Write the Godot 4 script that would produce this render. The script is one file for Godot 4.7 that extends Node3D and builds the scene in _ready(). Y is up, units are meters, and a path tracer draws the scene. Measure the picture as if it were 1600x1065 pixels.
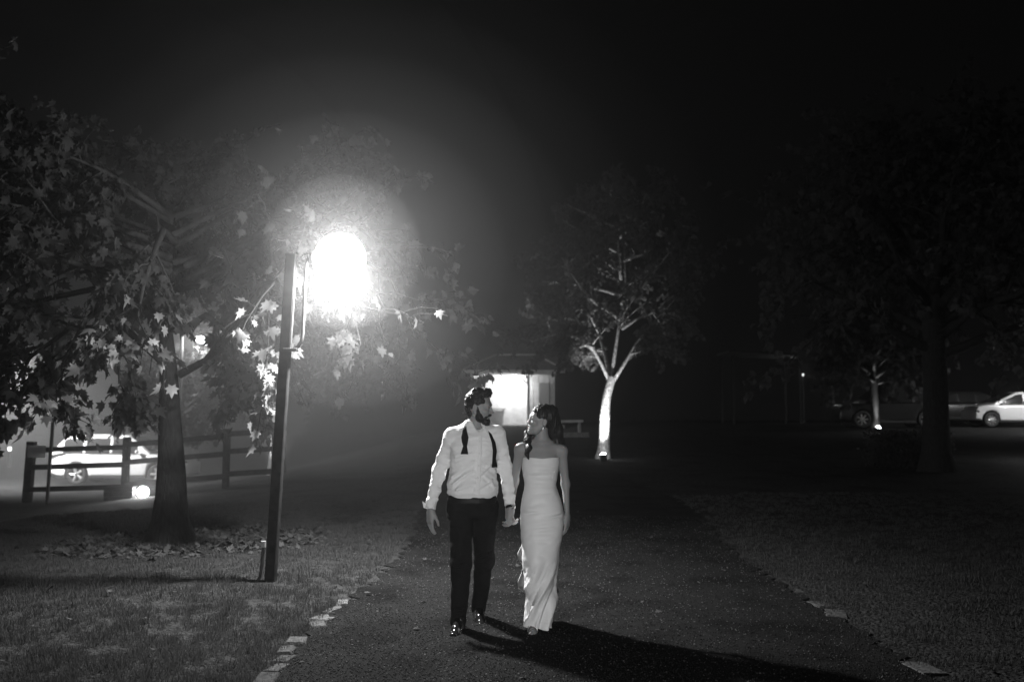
extends Node3D
# A couple walking down a gravel drive at night, lit by a lantern post in mist. Black-and-white photograph: all base colours are greys.

var rng := RandomNumberGenerator.new()
var M := {}

# ---------------------------------------------------------------- small helpers
func lin(v: float) -> Color:
	return Color(v, v, v).linear_to_srgb()

func mat(v: float, rough := 0.8, spec := 0.5) -> StandardMaterial3D:
	var m := StandardMaterial3D.new()
	m.albedo_color = lin(v)
	m.roughness = rough
	m.metallic_specular = spec
	return m

func mottle(m: StandardMaterial3D, tex: Texture2D, scale: float) -> void:   # a coarser pattern laid over the fine one
	m.detail_enabled = true
	m.detail_albedo = tex
	m.detail_blend_mode = BaseMaterial3D.BLEND_MODE_MUL
	m.detail_uv_layer = BaseMaterial3D.DETAIL_UV_2
	m.uv2_triplanar = true
	m.uv2_world_triplanar = true
	m.uv2_scale = Vector3(scale, scale, scale)

func noise_tex(sd: int, freq: float, lo: float, hi: float, size := 256, octaves := 4, power := 1.0) -> ImageTexture:
	var n := FastNoiseLite.new()
	n.seed = sd
	n.noise_type = FastNoiseLite.TYPE_SIMPLEX_SMOOTH
	n.frequency = freq
	n.fractal_octaves = octaves
	var im: Image = n.get_seamless_image(size, size)
	im.convert(Image.FORMAT_L8)
	var src := im.get_data()
	var dst := PackedByteArray()
	dst.resize(src.size() * 3)
	for i in src.size():
		var t := pow(src[i] / 255.0, power)
		var v := int(clampf(pow(lerpf(lo, hi, t), 1.0 / 2.2), 0.0, 1.0) * 255.0)
		dst[i * 3] = v
		dst[i * 3 + 1] = v
		dst[i * 3 + 2] = v
	return ImageTexture.create_from_image(Image.create_from_data(size, size, false, Image.FORMAT_RGB8, dst))

func textured(tex: Texture2D, scale: float, rough := 0.85, world := true, bump: Texture2D = null, bump_cm := 0.0) -> StandardMaterial3D:
	var m := StandardMaterial3D.new()
	m.albedo_texture = tex
	m.roughness = rough
	m.metallic_specular = 0.12
	m.uv1_triplanar = true
	m.uv1_world_triplanar = world
	m.uv1_scale = Vector3(scale, scale, scale)
	if bump:
		m.heightmap_enabled = true
		m.heightmap_texture = bump
		m.heightmap_scale = bump_cm
	return m

func lamp_mat(v: float, energy: float) -> StandardMaterial3D:
	var m := mat(v, 0.4)
	m.emission_enabled = true
	m.emission = Color(1, 1, 1)
	m.emission_energy_multiplier = energy
	return m

func numbered(called: String) -> String:
	if not has_node(NodePath(called)):
		return called
	var k := 1
	while has_node(NodePath("%s_%03d" % [called, k])):
		k += 1
	return "%s_%03d" % [called, k]

func thing(called: String, label: String, category: String, at := Vector3.ZERO, turn := 0.0, group := "") -> Node3D:
	var o := Node3D.new()
	o.name = numbered(called)
	add_child(o)
	o.position = at
	o.rotation.y = turn
	tag(o, label, category, group)
	return o

func tag(o: Node, label: String, category: String, group := "", kind := "") -> void:
	if label: o.set_meta("label", label)
	if category: o.set_meta("category", category)
	if group: o.set_meta("group", group)
	if kind: o.set_meta("kind", kind)

func part(called: String, mesh: Mesh, m: Material, parent: Node, at := Vector3.ZERO, basis_ := Basis()) -> MeshInstance3D:
	var o := MeshInstance3D.new()
	o.name = called
	o.mesh = mesh
	o.material_override = m
	o.transform = Transform3D(basis_, at)
	parent.add_child(o, true)
	return o

func ss(a: float, b: float, x: float) -> float:
	var t := clampf((x - a) / (b - a), 0.0, 1.0)
	return t * t * (3.0 - 2.0 * t)

func land(x: float, z: float) -> float:
	var d := -z
	var e := minf(d, 48.0)
	var t := maxf(0.0, e - 7.0)
	var r := 0.035 * t * t / (t + 3.0)
	var l := -0.55 * ss(8, 34, d)
	var w := ss(-11.5, -1.0, x)
	return l + (r - l) * w + 0.10 * exp(-((x + 3.2) * (x + 3.2) / 4.0 + (d - 9.5) * (d - 9.5) / 9.0)) + 0.05 * ss(2.6, 4.0, x)

func path_mid(z: float) -> float:
	var d := -z
	return 0.55 + 0.02 * clampf(d - 6.0, 0.0, 8.0) - 0.006 * pow(maxf(0.0, d - 14.0), 2.0) * ss(60.0, 14.0, d)

func path_half(z: float) -> float:
	return 1.95 + 0.1 * sin(z * 0.7)

# a box with chamfered edges, centred on the origin
func chamfer_box(s: Vector3, c := 0.006) -> ArrayMesh:
	var st := SurfaceTool.new()
	st.begin(Mesh.PRIMITIVE_TRIANGLES)
	box_into(st, Transform3D(), s, c)
	return st.commit()

func box_into(st: SurfaceTool, xf: Transform3D, s: Vector3, c := 0.006) -> void:
	var h := s * 0.5
	c = minf(c, minf(h.x, minf(h.y, h.z)) * 0.8)
	st.set_smooth_group(-1)
	for ax in 3:
		for sg in [-1.0, 1.0]:
			var u := (ax + 1) % 3
			var v := (ax + 2) % 3
			var q := []
			for k in [[-1, -1], [1, -1], [1, 1], [-1, 1]]:
				var p := Vector3()
				p[ax] = h[ax] * sg
				p[u] = (h[u] - c) * k[0]
				p[v] = (h[v] - c) * k[1]
				q.append(xf * p)
			if sg > 0: q.reverse()
			quad(st, q[0], q[1], q[2], q[3])
	for ax in 3:
		var u := (ax + 1) % 3
		var v := (ax + 2) % 3
		for su in [-1.0, 1.0]:
			for sv in [-1.0, 1.0]:
				var q := []
				for k in [[-1, 0], [1, 0], [1, 1], [-1, 1]]:
					var p := Vector3()
					p[ax] = (h[ax] - c) * k[0]
					p[u] = (h[u] - (c if k[1] == 0 else 0.0)) * su
					p[v] = (h[v] - (0.0 if k[1] == 0 else c)) * sv
					q.append(xf * p)
				if su * sv < 0: q.reverse()
				quad(st, q[0], q[1], q[2], q[3])
	for sx in [-1.0, 1.0]:
		for sy in [-1.0, 1.0]:
			for sz in [-1.0, 1.0]:
				var a := xf * Vector3(h.x * sx, (h.y - c) * sy, (h.z - c) * sz)
				var b := xf * Vector3((h.x - c) * sx, h.y * sy, (h.z - c) * sz)
				var d := xf * Vector3((h.x - c) * sx, (h.y - c) * sy, h.z * sz)
				if sx * sy * sz > 0:
					tri(st, a, d, b)
				else:
					tri(st, a, b, d)

func tri(st: SurfaceTool, a: Vector3, b: Vector3, c: Vector3) -> void:
	var n := (c - a).cross(b - a).normalized()
	for p in [a, b, c]:
		st.set_normal(n)
		st.add_vertex(p)

func quad(st: SurfaceTool, a: Vector3, b: Vector3, c: Vector3, d: Vector3) -> void:
	tri(st, a, b, c)
	tri(st, a, c, d)

# a smooth skin over rings of equal length; rings run along v, points along u
func skin(rings: Array, closed := true, caps := false) -> ArrayMesh:
	var nu: int = rings[0].size()
	var nv := rings.size()
	var pos := PackedVector3Array()
	for r in rings:
		pos.append_array(r)
	var idx := PackedInt32Array()
	for v in nv - 1:
		for u in (nu if closed else nu - 1):
			var a := v * nu + u
			var b := v * nu + (u + 1) % nu
			idx.append_array([a, b, b + nu, a, b + nu, a + nu])
	if caps:
		for e in [0, nv - 1]:
			var c := Vector3()
			for p in rings[e]: c += p
			pos.append(c / nu)
			var ci := pos.size() - 1
			for u in nu:
				var a: int = e * nu + u
				var b: int = e * nu + (u + 1) % nu
				idx.append_array([ci, b, a] if e == 0 else [ci, a, b])
	if closed:   # make the faces look outwards
		var vol := 0.0
		for i in range(0, idx.size(), 3): vol += pos[idx[i]].dot(pos[idx[i + 1]].cross(pos[idx[i + 2]]))
		if vol > 0.0: idx.reverse()
	return mesh_of(pos, idx)

func mesh_of(pos: PackedVector3Array, idx: PackedInt32Array, nor := PackedVector3Array(), m: ArrayMesh = null) -> ArrayMesh:
	if nor.is_empty():
		nor.resize(pos.size())
		for i in range(0, idx.size(), 3):
			var n := (pos[idx[i + 2]] - pos[idx[i]]).cross(pos[idx[i + 1]] - pos[idx[i]])
			for k in 3: nor[idx[i + k]] += n
		for i in nor.size(): nor[i] = nor[i].normalized()
	var a := []
	a.resize(Mesh.ARRAY_MAX)
	a[Mesh.ARRAY_VERTEX] = pos
	a[Mesh.ARRAY_NORMAL] = nor
	a[Mesh.ARRAY_INDEX] = idx
	if m == null: m = ArrayMesh.new()
	m.add_surface_from_arrays(Mesh.PRIMITIVE_TRIANGLES, a)
	return m

func ring(c: Vector3, r: float, n: int, axis := Vector3.UP, wob := 0.0, ph := 0.0) -> PackedVector3Array:
	var u := axis.cross(Vector3(0.3, 0.1, 1)).normalized()
	var v := axis.cross(u).normalized()
	var out := PackedVector3Array()
	for i in n:
		var t := TAU * i / n
		var k := r * (1.0 + wob * sin(3.0 * t + ph) + wob * 0.6 * sin(5.0 * t - ph * 1.7))
		out.append(c + (u * cos(t) + v * sin(t)) * k)
	return out

func tube(pts: Array, radii: Array, n := 10, caps := true, wob := 0.0) -> ArrayMesh:
	var rings := []
	for i in pts.size():
		var d: Vector3 = (pts[mini(i + 1, pts.size() - 1)] - pts[maxi(i - 1, 0)]).normalized()
		rings.append(ring(pts[i], radii[i], n, d, wob, i * 0.8))
	return skin(rings, true, caps)

func lathe(prof: Array, n := 24) -> ArrayMesh:   # prof: [radius, height] from bottom to top
	var rings := []
	for p in prof:
		var r := PackedVector3Array()
		for i in n:
			var t := -TAU * i / n
			r.append(Vector3(p[0] * cos(t), p[1], p[0] * sin(t)))
		rings.append(r)
	return skin(rings, true, true)

# a flat outline (x, y) with thickness along z
func plate(outline: PackedVector2Array, thick: float) -> ArrayMesh:
	var st := SurfaceTool.new()
	st.begin(Mesh.PRIMITIVE_TRIANGLES)
	var t := Geometry2D.triangulate_polygon(outline)
	for i in range(0, t.size(), 3):
		var a := outline[t[i]]; var b := outline[t[i + 1]]; var c := outline[t[i + 2]]
		if (b - a).cross(c - a) > 0:
			var s := b; b = c; c = s
		tri(st, Vector3(a.x, a.y, thick / 2), Vector3(b.x, b.y, thick / 2), Vector3(c.x, c.y, thick / 2))
		tri(st, Vector3(a.x, a.y, -thick / 2), Vector3(c.x, c.y, -thick / 2), Vector3(b.x, b.y, -thick / 2))
	for i in outline.size():
		var a := outline[i]; var b := outline[(i + 1) % outline.size()]
		quad(st, Vector3(a.x, a.y, -thick / 2), Vector3(b.x, b.y, -thick / 2), Vector3(b.x, b.y, thick / 2), Vector3(a.x, a.y, thick / 2))
	return st.commit()

# ---------------------------------------------------------------- distance field meshed as surface nets
class Field:
	var o: Vector3
	var c: float
	var nx: int
	var ny: int
	var nz: int
	var d: PackedFloat32Array
	var pos := PackedVector3Array()
	var nor := PackedVector3Array()
	var idx := PackedInt32Array()

	func _init(lo: Vector3, hi: Vector3, cell: float) -> void:
		o = lo; c = cell
		nx = int((hi.x - lo.x) / cell) + 2
		ny = int((hi.y - lo.y) / cell) + 2
		nz = int((hi.z - lo.z) / cell) + 2
		d.resize(nx * ny * nz)
		d.fill(1.0)

	func span(lo: Vector3, hi: Vector3) -> Array:
		return [maxi(0, int((lo.x - o.x) / c)), mini(nx - 1, int((hi.x - o.x) / c) + 1), maxi(0, int((lo.y - o.y) / c)), mini(ny - 1, int((hi.y - o.y) / c) + 1), maxi(0, int((lo.z - o.z) / c)), mini(nz - 1, int((hi.z - o.z) / c) + 1)]

	# tapered capsule; flat ends if asked; f > 1 flattens it along ax; cut takes it away
	func cap(a: Vector3, b: Vector3, ra: float, rb: float, k := 0.02, flat := false, ax := Vector3.ZERO, f := 1.0, cut := false) -> void:
		var m := maxf(ra, rb) + k + 3.0 * c
		var s := span(Vector3(minf(a.x, b.x) - m, minf(a.y, b.y) - m, minf(a.z, b.z) - m), Vector3(maxf(a.x, b.x) + m, maxf(a.y, b.y) + m, maxf(a.z, b.z) + m))
		var ba := b - a
		var l2 := maxf(ba.dot(ba), 1e-9)
		var ln := sqrt(l2)
		for kz in range(s[4], s[5] + 1):
			for j in range(s[2], s[3] + 1):
				var row := (kz * ny + j) * nx
				for i in range(s[0], s[1] + 1):
					var p := Vector3(o.x + i * c, o.y + j * c, o.z + kz * c) - a
					var t := p.dot(ba) / l2
					var tc := clampf(t, 0.0, 1.0)
					var q := p - ba * tc
					if f != 1.0: q += ax * (q.dot(ax) * (f - 1.0))
					var v := q.length() - (ra + (rb - ra) * tc)
					if flat: v = maxf(v, maxf(-t * ln, (t - 1.0) * ln))
					var w := d[row + i]
					if cut:
						v = -v
						var h2 := maxf(k - absf(v - w), 0.0) / maxf(k, 1e-5)
						d[row + i] = maxf(v, w) + h2 * h2 * k * 0.25
					else:
						var h := maxf(k - absf(v - w), 0.0) / maxf(k, 1e-5)
						d[row + i] = minf(v, w) - h * h * k * 0.25

	func ell(ce: Vector3, r: Vector3, k := 0.02, cut := false, bs := Basis()) -> void:
		var m := maxf(r.x, maxf(r.y, r.z)) + k + 3.0 * c
		var s := span(ce - Vector3(m, m, m), ce + Vector3(m, m, m))
		var inv := bs.inverse()
		for kz in range(s[4], s[5] + 1):
			for j in range(s[2], s[3] + 1):
				var row := (kz * ny + j) * nx
				for i in range(s[0], s[1] + 1):
					var p := inv * (Vector3(o.x + i * c, o.y + j * c, o.z + kz * c) - ce)
					var k0 := (p / r).length()
					var k1 := maxf((p / (r * r)).length(), 1e-6)
					var v := k0 * (k0 - 1.0) / k1
					if k0 < 0.05: v = -minf(r.x, minf(r.y, r.z))
					var w := d[row + i]
					if cut:
						v = -v
						var h2 := maxf(k - absf(v - w), 0.0) / maxf(k, 1e-5)
						d[row + i] = maxf(v, w) + h2 * h2 * k * 0.25
					else:
						var h := maxf(k - absf(v - w), 0.0) / maxf(k, 1e-5)
						d[row + i] = minf(v, w) - h * h * k * 0.25

	# upright trunk; rows [y, half width, half depth, centre x, centre z], rising
	func prof(rows: Array, k := 0.03) -> void:
		for j in ny:
			var y := o.y + j * c
			var over := 0.0
			var yy := clampf(y, rows[0][0], rows[-1][0])
			over = absf(y - yy)
			if over > 0.08: continue
			var n := 0
			while n < rows.size() - 2 and rows[n + 1][0] < yy: n += 1
			var t: float = (yy - rows[n][0]) / (rows[n + 1][0] - rows[n][0])
			t = lerpf(t, t * t * (3.0 - 2.0 * t), 0.6)
			var a: float = lerpf(rows[n][1], rows[n + 1][1], t)
			var b: float = lerpf(rows[n][2], rows[n + 1][2], t)
			var cx: float = lerpf(rows[n][3], rows[n + 1][3], t)
			var cz: float = lerpf(rows[n][4], rows[n + 1][4], t)
			for kz in nz:
				var z := (o.z + kz * c - cz) / b
				var row := (kz * ny + j) * nx
				for i in nx:
					var x := (o.x + i * c - cx) / a
					var v := (pow(pow(absf(x), 2.4) + pow(absf(z), 2.4), 1.0 / 2.4) - 1.0) * minf(a, b)
					if over > 0.0: v = maxf(v, over)
					var w := d[row + i]
					var h := maxf(k - absf(v - w), 0.0) / k
					d[row + i] = minf(v, w) - h * h * k * 0.25

	# everything for which plane . p > off is cut away
	func below(n: Vector3, off: float) -> void:
		for kz in nz:
			for j in ny:
				var row := (kz * ny + j) * nx
				for i in nx:
					d[row + i] = maxf(d[row + i], n.x * (o.x + i * c) + n.y * (o.y + j * c) + n.z * (o.z + kz * c) - off)

	func ruffle(fn: FastNoiseLite, amp: float, sc: Vector3) -> void:
		for kz in nz:
			for j in ny:
				var row := (kz * ny + j) * nx
				for i in nx:
					var w := d[row + i]
					if absf(w) < 0.04:
						d[row + i] = w + amp * fn.get_noise_3d((o.x + i * c) * sc.x, (o.y + j * c) * sc.y, (o.z + kz * c) * sc.z)

	func net(xf := Transform3D()) -> void:
		var cell := PackedInt32Array()
		cell.resize(nx * ny * nz)
		cell.fill(-1)
		var list := PackedInt32Array()
		var sy := nx
		var sz := nx * ny
		var start := pos.size()
		for kz in nz - 1:
			for j in ny - 1:
				var row := (kz * ny + j) * nx
				for i in nx - 1:
					var b := row + i
					var v0 := d[b]
					if v0 > 4.0 * c or v0 < -4.0 * c: continue
					var v := [v0, d[b + 1], d[b + sy], d[b + sy + 1], d[b + sz], d[b + sz + 1], d[b + sz + sy], d[b + sz + sy + 1]]
					var inside := 0
					for q in 8:
						if v[q] < 0.0: inside += 1
					if inside == 0 or inside == 8: continue
					var p := Vector3()
					var cnt := 0
					for e in [[0, 1], [2, 3], [4, 5], [6, 7], [0, 2], [1, 3], [4, 6], [5, 7], [0, 4], [1, 5], [2, 6], [3, 7]]:
						var a: float = v[e[0]]
						var w: float = v[e[1]]
						if (a < 0.0) != (w < 0.0):
							var t := a / (a - w)
							var k0: int = e[0]
							var k1: int = e[1]
							p += Vector3(k0 & 1, (k0 >> 1) & 1, k0 >> 2) * (1.0 - t) + Vector3(k1 & 1, (k1 >> 1) & 1, k1 >> 2) * t
							cnt += 1
					p /= cnt
					cell[b] = pos.size()
					list.append(b)
					pos.append(xf * (o + (Vector3(i, j, kz) + p) * c))
					var g := Vector3(v[1] + v[3] + v[5] + v[7] - v[0] - v[2] - v[4] - v[6], v[2] + v[3] + v[6] + v[7] - v[0] - v[1] - v[4] - v[5], v[4] + v[5] + v[6] + v[7] - v[0] - v[1] - v[2] - v[3])
					nor.append((xf.basis * g).normalized())
		for b in list:
			var i := b % nx
			var j := (b / nx) % ny
			var kz := b / sz
			var in0 := d[b] < 0.0
			if j > 0 and kz > 0 and in0 != (d[b + 1] < 0.0): face(cell[b], cell[b - sy], cell[b - sy - sz], cell[b - sz], in0)
			if i > 0 and kz > 0 and in0 != (d[b + sy] < 0.0): face(cell[b], cell[b - sz], cell[b - sz - 1], cell[b - 1], in0)
			if i > 0 and j > 0 and in0 != (d[b + sz] < 0.0): face(cell[b], cell[b - 1], cell[b - 1 - sy], cell[b - sy], in0)

	func face(a: int, b: int, e: int, f: int, flip: bool) -> void:
		if a < 0 or b < 0 or e < 0 or f < 0: return
		if flip: idx.append_array([a, e, b, a, f, e])
		else: idx.append_array([a, b, e, a, e, f])

	func join(other: Field) -> void:
		var n := pos.size()
		pos.append_array(other.pos)
		nor.append_array(other.nor)
		for i in other.idx: idx.append(i + n)

func field_mesh(f: Field) -> ArrayMesh:
	return mesh_of(f.pos, f.idx, f.nor)

func fnoise(sd: int, freq := 1.0, octaves := 2) -> FastNoiseLite:
	var n := FastNoiseLite.new()
	n.seed = sd
	n.noise_type = FastNoiseLite.TYPE_SIMPLEX_SMOOTH
	n.frequency = freq
	n.fractal_octaves = octaves
	return n

# ---------------------------------------------------------------- people
func head_into(out: Field, xf: Transform3D, male: bool) -> void:
	var f := Field.new(Vector3(-0.1, -0.17, -0.13), Vector3(0.1, 0.14, 0.135), 0.004)
	var j := 1.0 if male else 0.9
	f.ell(Vector3(0, 0.032, -0.018), Vector3(0.076, 0.090, 0.098), 0.01)
	f.ell(Vector3(0, -0.04, 0.022), Vector3(0.058 * j, 0.078, 0.064), 0.04)
	f.cap(Vector3(-0.035 * j, -0.088, 0.03), Vector3(0, -0.108, 0.066), 0.02, 0.017 * j, 0.025)
	f.cap(Vector3(0.035 * j, -0.088, 0.03), Vector3(0, -0.108, 0.066), 0.02, 0.017 * j, 0.025)
	f.cap(Vector3(-0.055 * j, -0.05, -0.005), Vector3(-0.035 * j, -0.09, 0.03), 0.02, 0.02, 0.03)
	f.cap(Vector3(0.055 * j, -0.05, -0.005), Vector3(0.035 * j, -0.09, 0.03), 0.02, 0.02, 0.03)
	f.cap(Vector3(-0.034, 0.02, 0.072 if male else 0.069), Vector3(0.034, 0.02, 0.072 if male else 0.069), 0.014, 0.014, 0.025)
	for s in [-1.0, 1.0]:
		f.ell(Vector3(0.031 * s, 0.0, 0.094), Vector3(0.019, 0.012, 0.012), 0.012, true)
		f.ell(Vector3(0.031 * s, -0.001, 0.074), Vector3(0.014, 0.012, 0.012), 0.004)
		f.ell(Vector3(0.038 * s, -0.034, 0.058), Vector3(0.024, 0.02, 0.022), 0.025)
		f.ell(Vector3(0.077 * s, -0.012, -0.012), Vector3(0.008, 0.031, 0.019), 0.006, false, Basis(Vector3.UP, -0.4 * s))
		f.ell(Vector3(0.087 * s, -0.008, -0.006), Vector3(0.005, 0.016, 0.009), 0.006, true)
		f.ell(Vector3(0.011 * s, -0.038, 0.094), Vector3(0.0085, 0.008, 0.011), 0.008)
	f.cap(Vector3(0, 0.010, 0.080), Vector3(0, -0.032, 0.107 if male else 0.0975), 0.008, 0.0105 if male else 0.0075, 0.014)
	f.cap(Vector3(-0.019, -0.066, 0.077), Vector3(0.019, -0.066, 0.077), 0.007, 0.007, 0.01)
	f.cap(Vector3(0, -0.065, 0.084), Vector3(0, -0.066, 0.084), 0.008, 0.008, 0.01)
	f.cap(Vector3(-0.016, -0.082, 0.077), Vector3(0.016, -0.082, 0.077), 0.008, 0.008, 0.01)
	f.cap(Vector3(-0.018, -0.0735, 0.09), Vector3(0.018, -0.0735, 0.09), 0.0028, 0.0028, 0.005, false, Vector3.ZERO, 1.0, true)
	f.net(xf)
	out.join(f)

func hand_into(out: Field, xf: Transform3D, side: float, curl: float, sc := 1.0) -> void:
	var f := Field.new(Vector3(-0.085, -0.215, -0.06), Vector3(0.085, 0.04, 0.1), 0.0036)
	var zx := Vector3(0, 0, 1)
	f.cap(Vector3(0, 0.035, 0), Vector3(0, -0.03, 0), 0.027, 0.028, 0.01, false, zx, 1.35)
	var bases := [0.031, 0.0105, -0.0105, -0.030]
	var lens := [[0.042, 0.026, 0.021], [0.046, 0.03, 0.022], [0.043, 0.028, 0.022], [0.033, 0.021, 0.019]]
	for n in 4:
		var bx: float = bases[n] * side
		var p := Vector3(bx, -0.094 if n < 3 else -0.086, 0.0)
		f.cap(Vector3(bx * 0.55, -0.01, 0.002), p, 0.017, 0.0125, 0.02)
		var a := curl * (0.35 + 0.06 * n)
		var sx: float = bases[n] * side * 0.5 * (1.0 - minf(1.0, curl) * 1.2)
		for q in 3:
			var dir := Vector3(sx * (1.0 - 0.3 * q), -cos(a), sin(a)).normalized()
			var e: Vector3 = p + dir * lens[n][q]
			f.cap(p, e, 0.0102 - 0.001 * q, 0.0094 - 0.001 * q, 0.004)
			p = e
			a += curl * (0.75 if q == 0 else 0.55)
	var t0 := Vector3(0.018 * side, -0.022, 0.01)
	var t1 := Vector3(0.044 * side, -0.058, 0.022)
	var t2 := t1 + Vector3(0.010 * side, -0.031, 0.012)
	var t3 := t2 + Vector3(-0.003 * side, -0.026, 0.010)
	f.cap(t0, t1, 0.018, 0.0135, 0.02)
	f.cap(t1, t2, 0.0115, 0.0108, 0.004)
	f.cap(t2, t3, 0.0106, 0.0088, 0.004)
	f.net(xf * Transform3D(Basis().scaled(Vector3(sc, sc, sc)), Vector3()))
	out.join(f)

func frame(o: Vector3, down: Vector3, palm: Vector3) -> Transform3D:   # hand frame: fingers along down, palm towards palm
	var y := -down.normalized()
	var z := (palm - y * palm.dot(y)).normalized()
	return Transform3D(Basis(y.cross(z), y, z), o)

# height field of the chest: z of the front of a profile trunk at (x, y)
func front_z(rows: Array, x: float, y: float) -> float:
	var n := 0
	while n < rows.size() - 2 and rows[n + 1][0] < y: n += 1
	var t: float = clampf((y - rows[n][0]) / (rows[n + 1][0] - rows[n][0]), 0, 1)
	t = lerpf(t, t * t * (3.0 - 2.0 * t), 0.6)
	var a: float = lerpf(rows[n][1], rows[n + 1][1], t)
	var b: float = lerpf(rows[n][2], rows[n + 1][2], t)
	var u := minf(absf(x - lerpf(rows[n][3], rows[n + 1][3], t)) / a, 0.98)
	return lerpf(rows[n][4], rows[n + 1][4], t) + b * pow(1.0 - pow(u, 2.4), 1.0 / 2.4)

# a flat band lying on the chest; rows [y, left x, right x], thickness and lift in metres
func band(chest: Array, rows: Array, lift: float, thick: float) -> ArrayMesh:
	var rings := []
	for n in rows.size() - 1:
		var steps := 4
		for s in steps + (1 if n == rows.size() - 2 else 0):
			var t := float(s) / steps
			var y: float = lerpf(rows[n][0], rows[n + 1][0], t)
			var xl: float = lerpf(rows[n][1], rows[n + 1][1], t)
			var xr: float = lerpf(rows[n][2], rows[n + 1][2], t)
			var r := PackedVector3Array()
			for k in 5:
				var x := lerpf(xl, xr, k / 4.0)
				r.append(Vector3(x, y, front_z(chest, x, y) + lift + thick))
			for k in 5:
				var x := lerpf(xr, xl, k / 4.0)
				r.append(Vector3(x, y, front_z(chest, x, y) + lift))
			rings.append(r)
	return skin(rings, true, true)

func shoe(xf: Transform3D) -> ArrayMesh:
	var f := Field.new(Vector3(-0.07, -0.01, -0.16), Vector3(0.07, 0.16, 0.22), 0.006)
	f.cap(Vector3(0, 0.028, -0.09), Vector3(0.004, 0.026, 0.08), 0.036, 0.044, 0.01, false, Vector3.UP, 1.1)
	f.cap(Vector3(0.004, 0.026, 0.08), Vector3(0.0, 0.024, 0.155), 0.044, 0.030, 0.01, false, Vector3.UP, 1.1)
	f.cap(Vector3(0, 0.055, -0.075), Vector3(0, 0.05, 0.07), 0.04, 0.028, 0.03)
	f.cap(Vector3(0, 0.05, -0.07), Vector3(0, 0.13, -0.075), 0.042, 0.044, 0.02)
	f.cap(Vector3(0, 0.09, -0.03), Vector3(0, 0.062, 0.05), 0.026, 0.024, 0.03)
	f.below(Vector3(0, -1, 0), 0.0)
	f.cap(Vector3(-0.05, 0.004, -0.048), Vector3(0.05, 0.004, -0.048), 0.012, 0.012, 0.004, false, Vector3.ZERO, 1.0, true)
	f.net(xf)
	return field_mesh(f)

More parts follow.
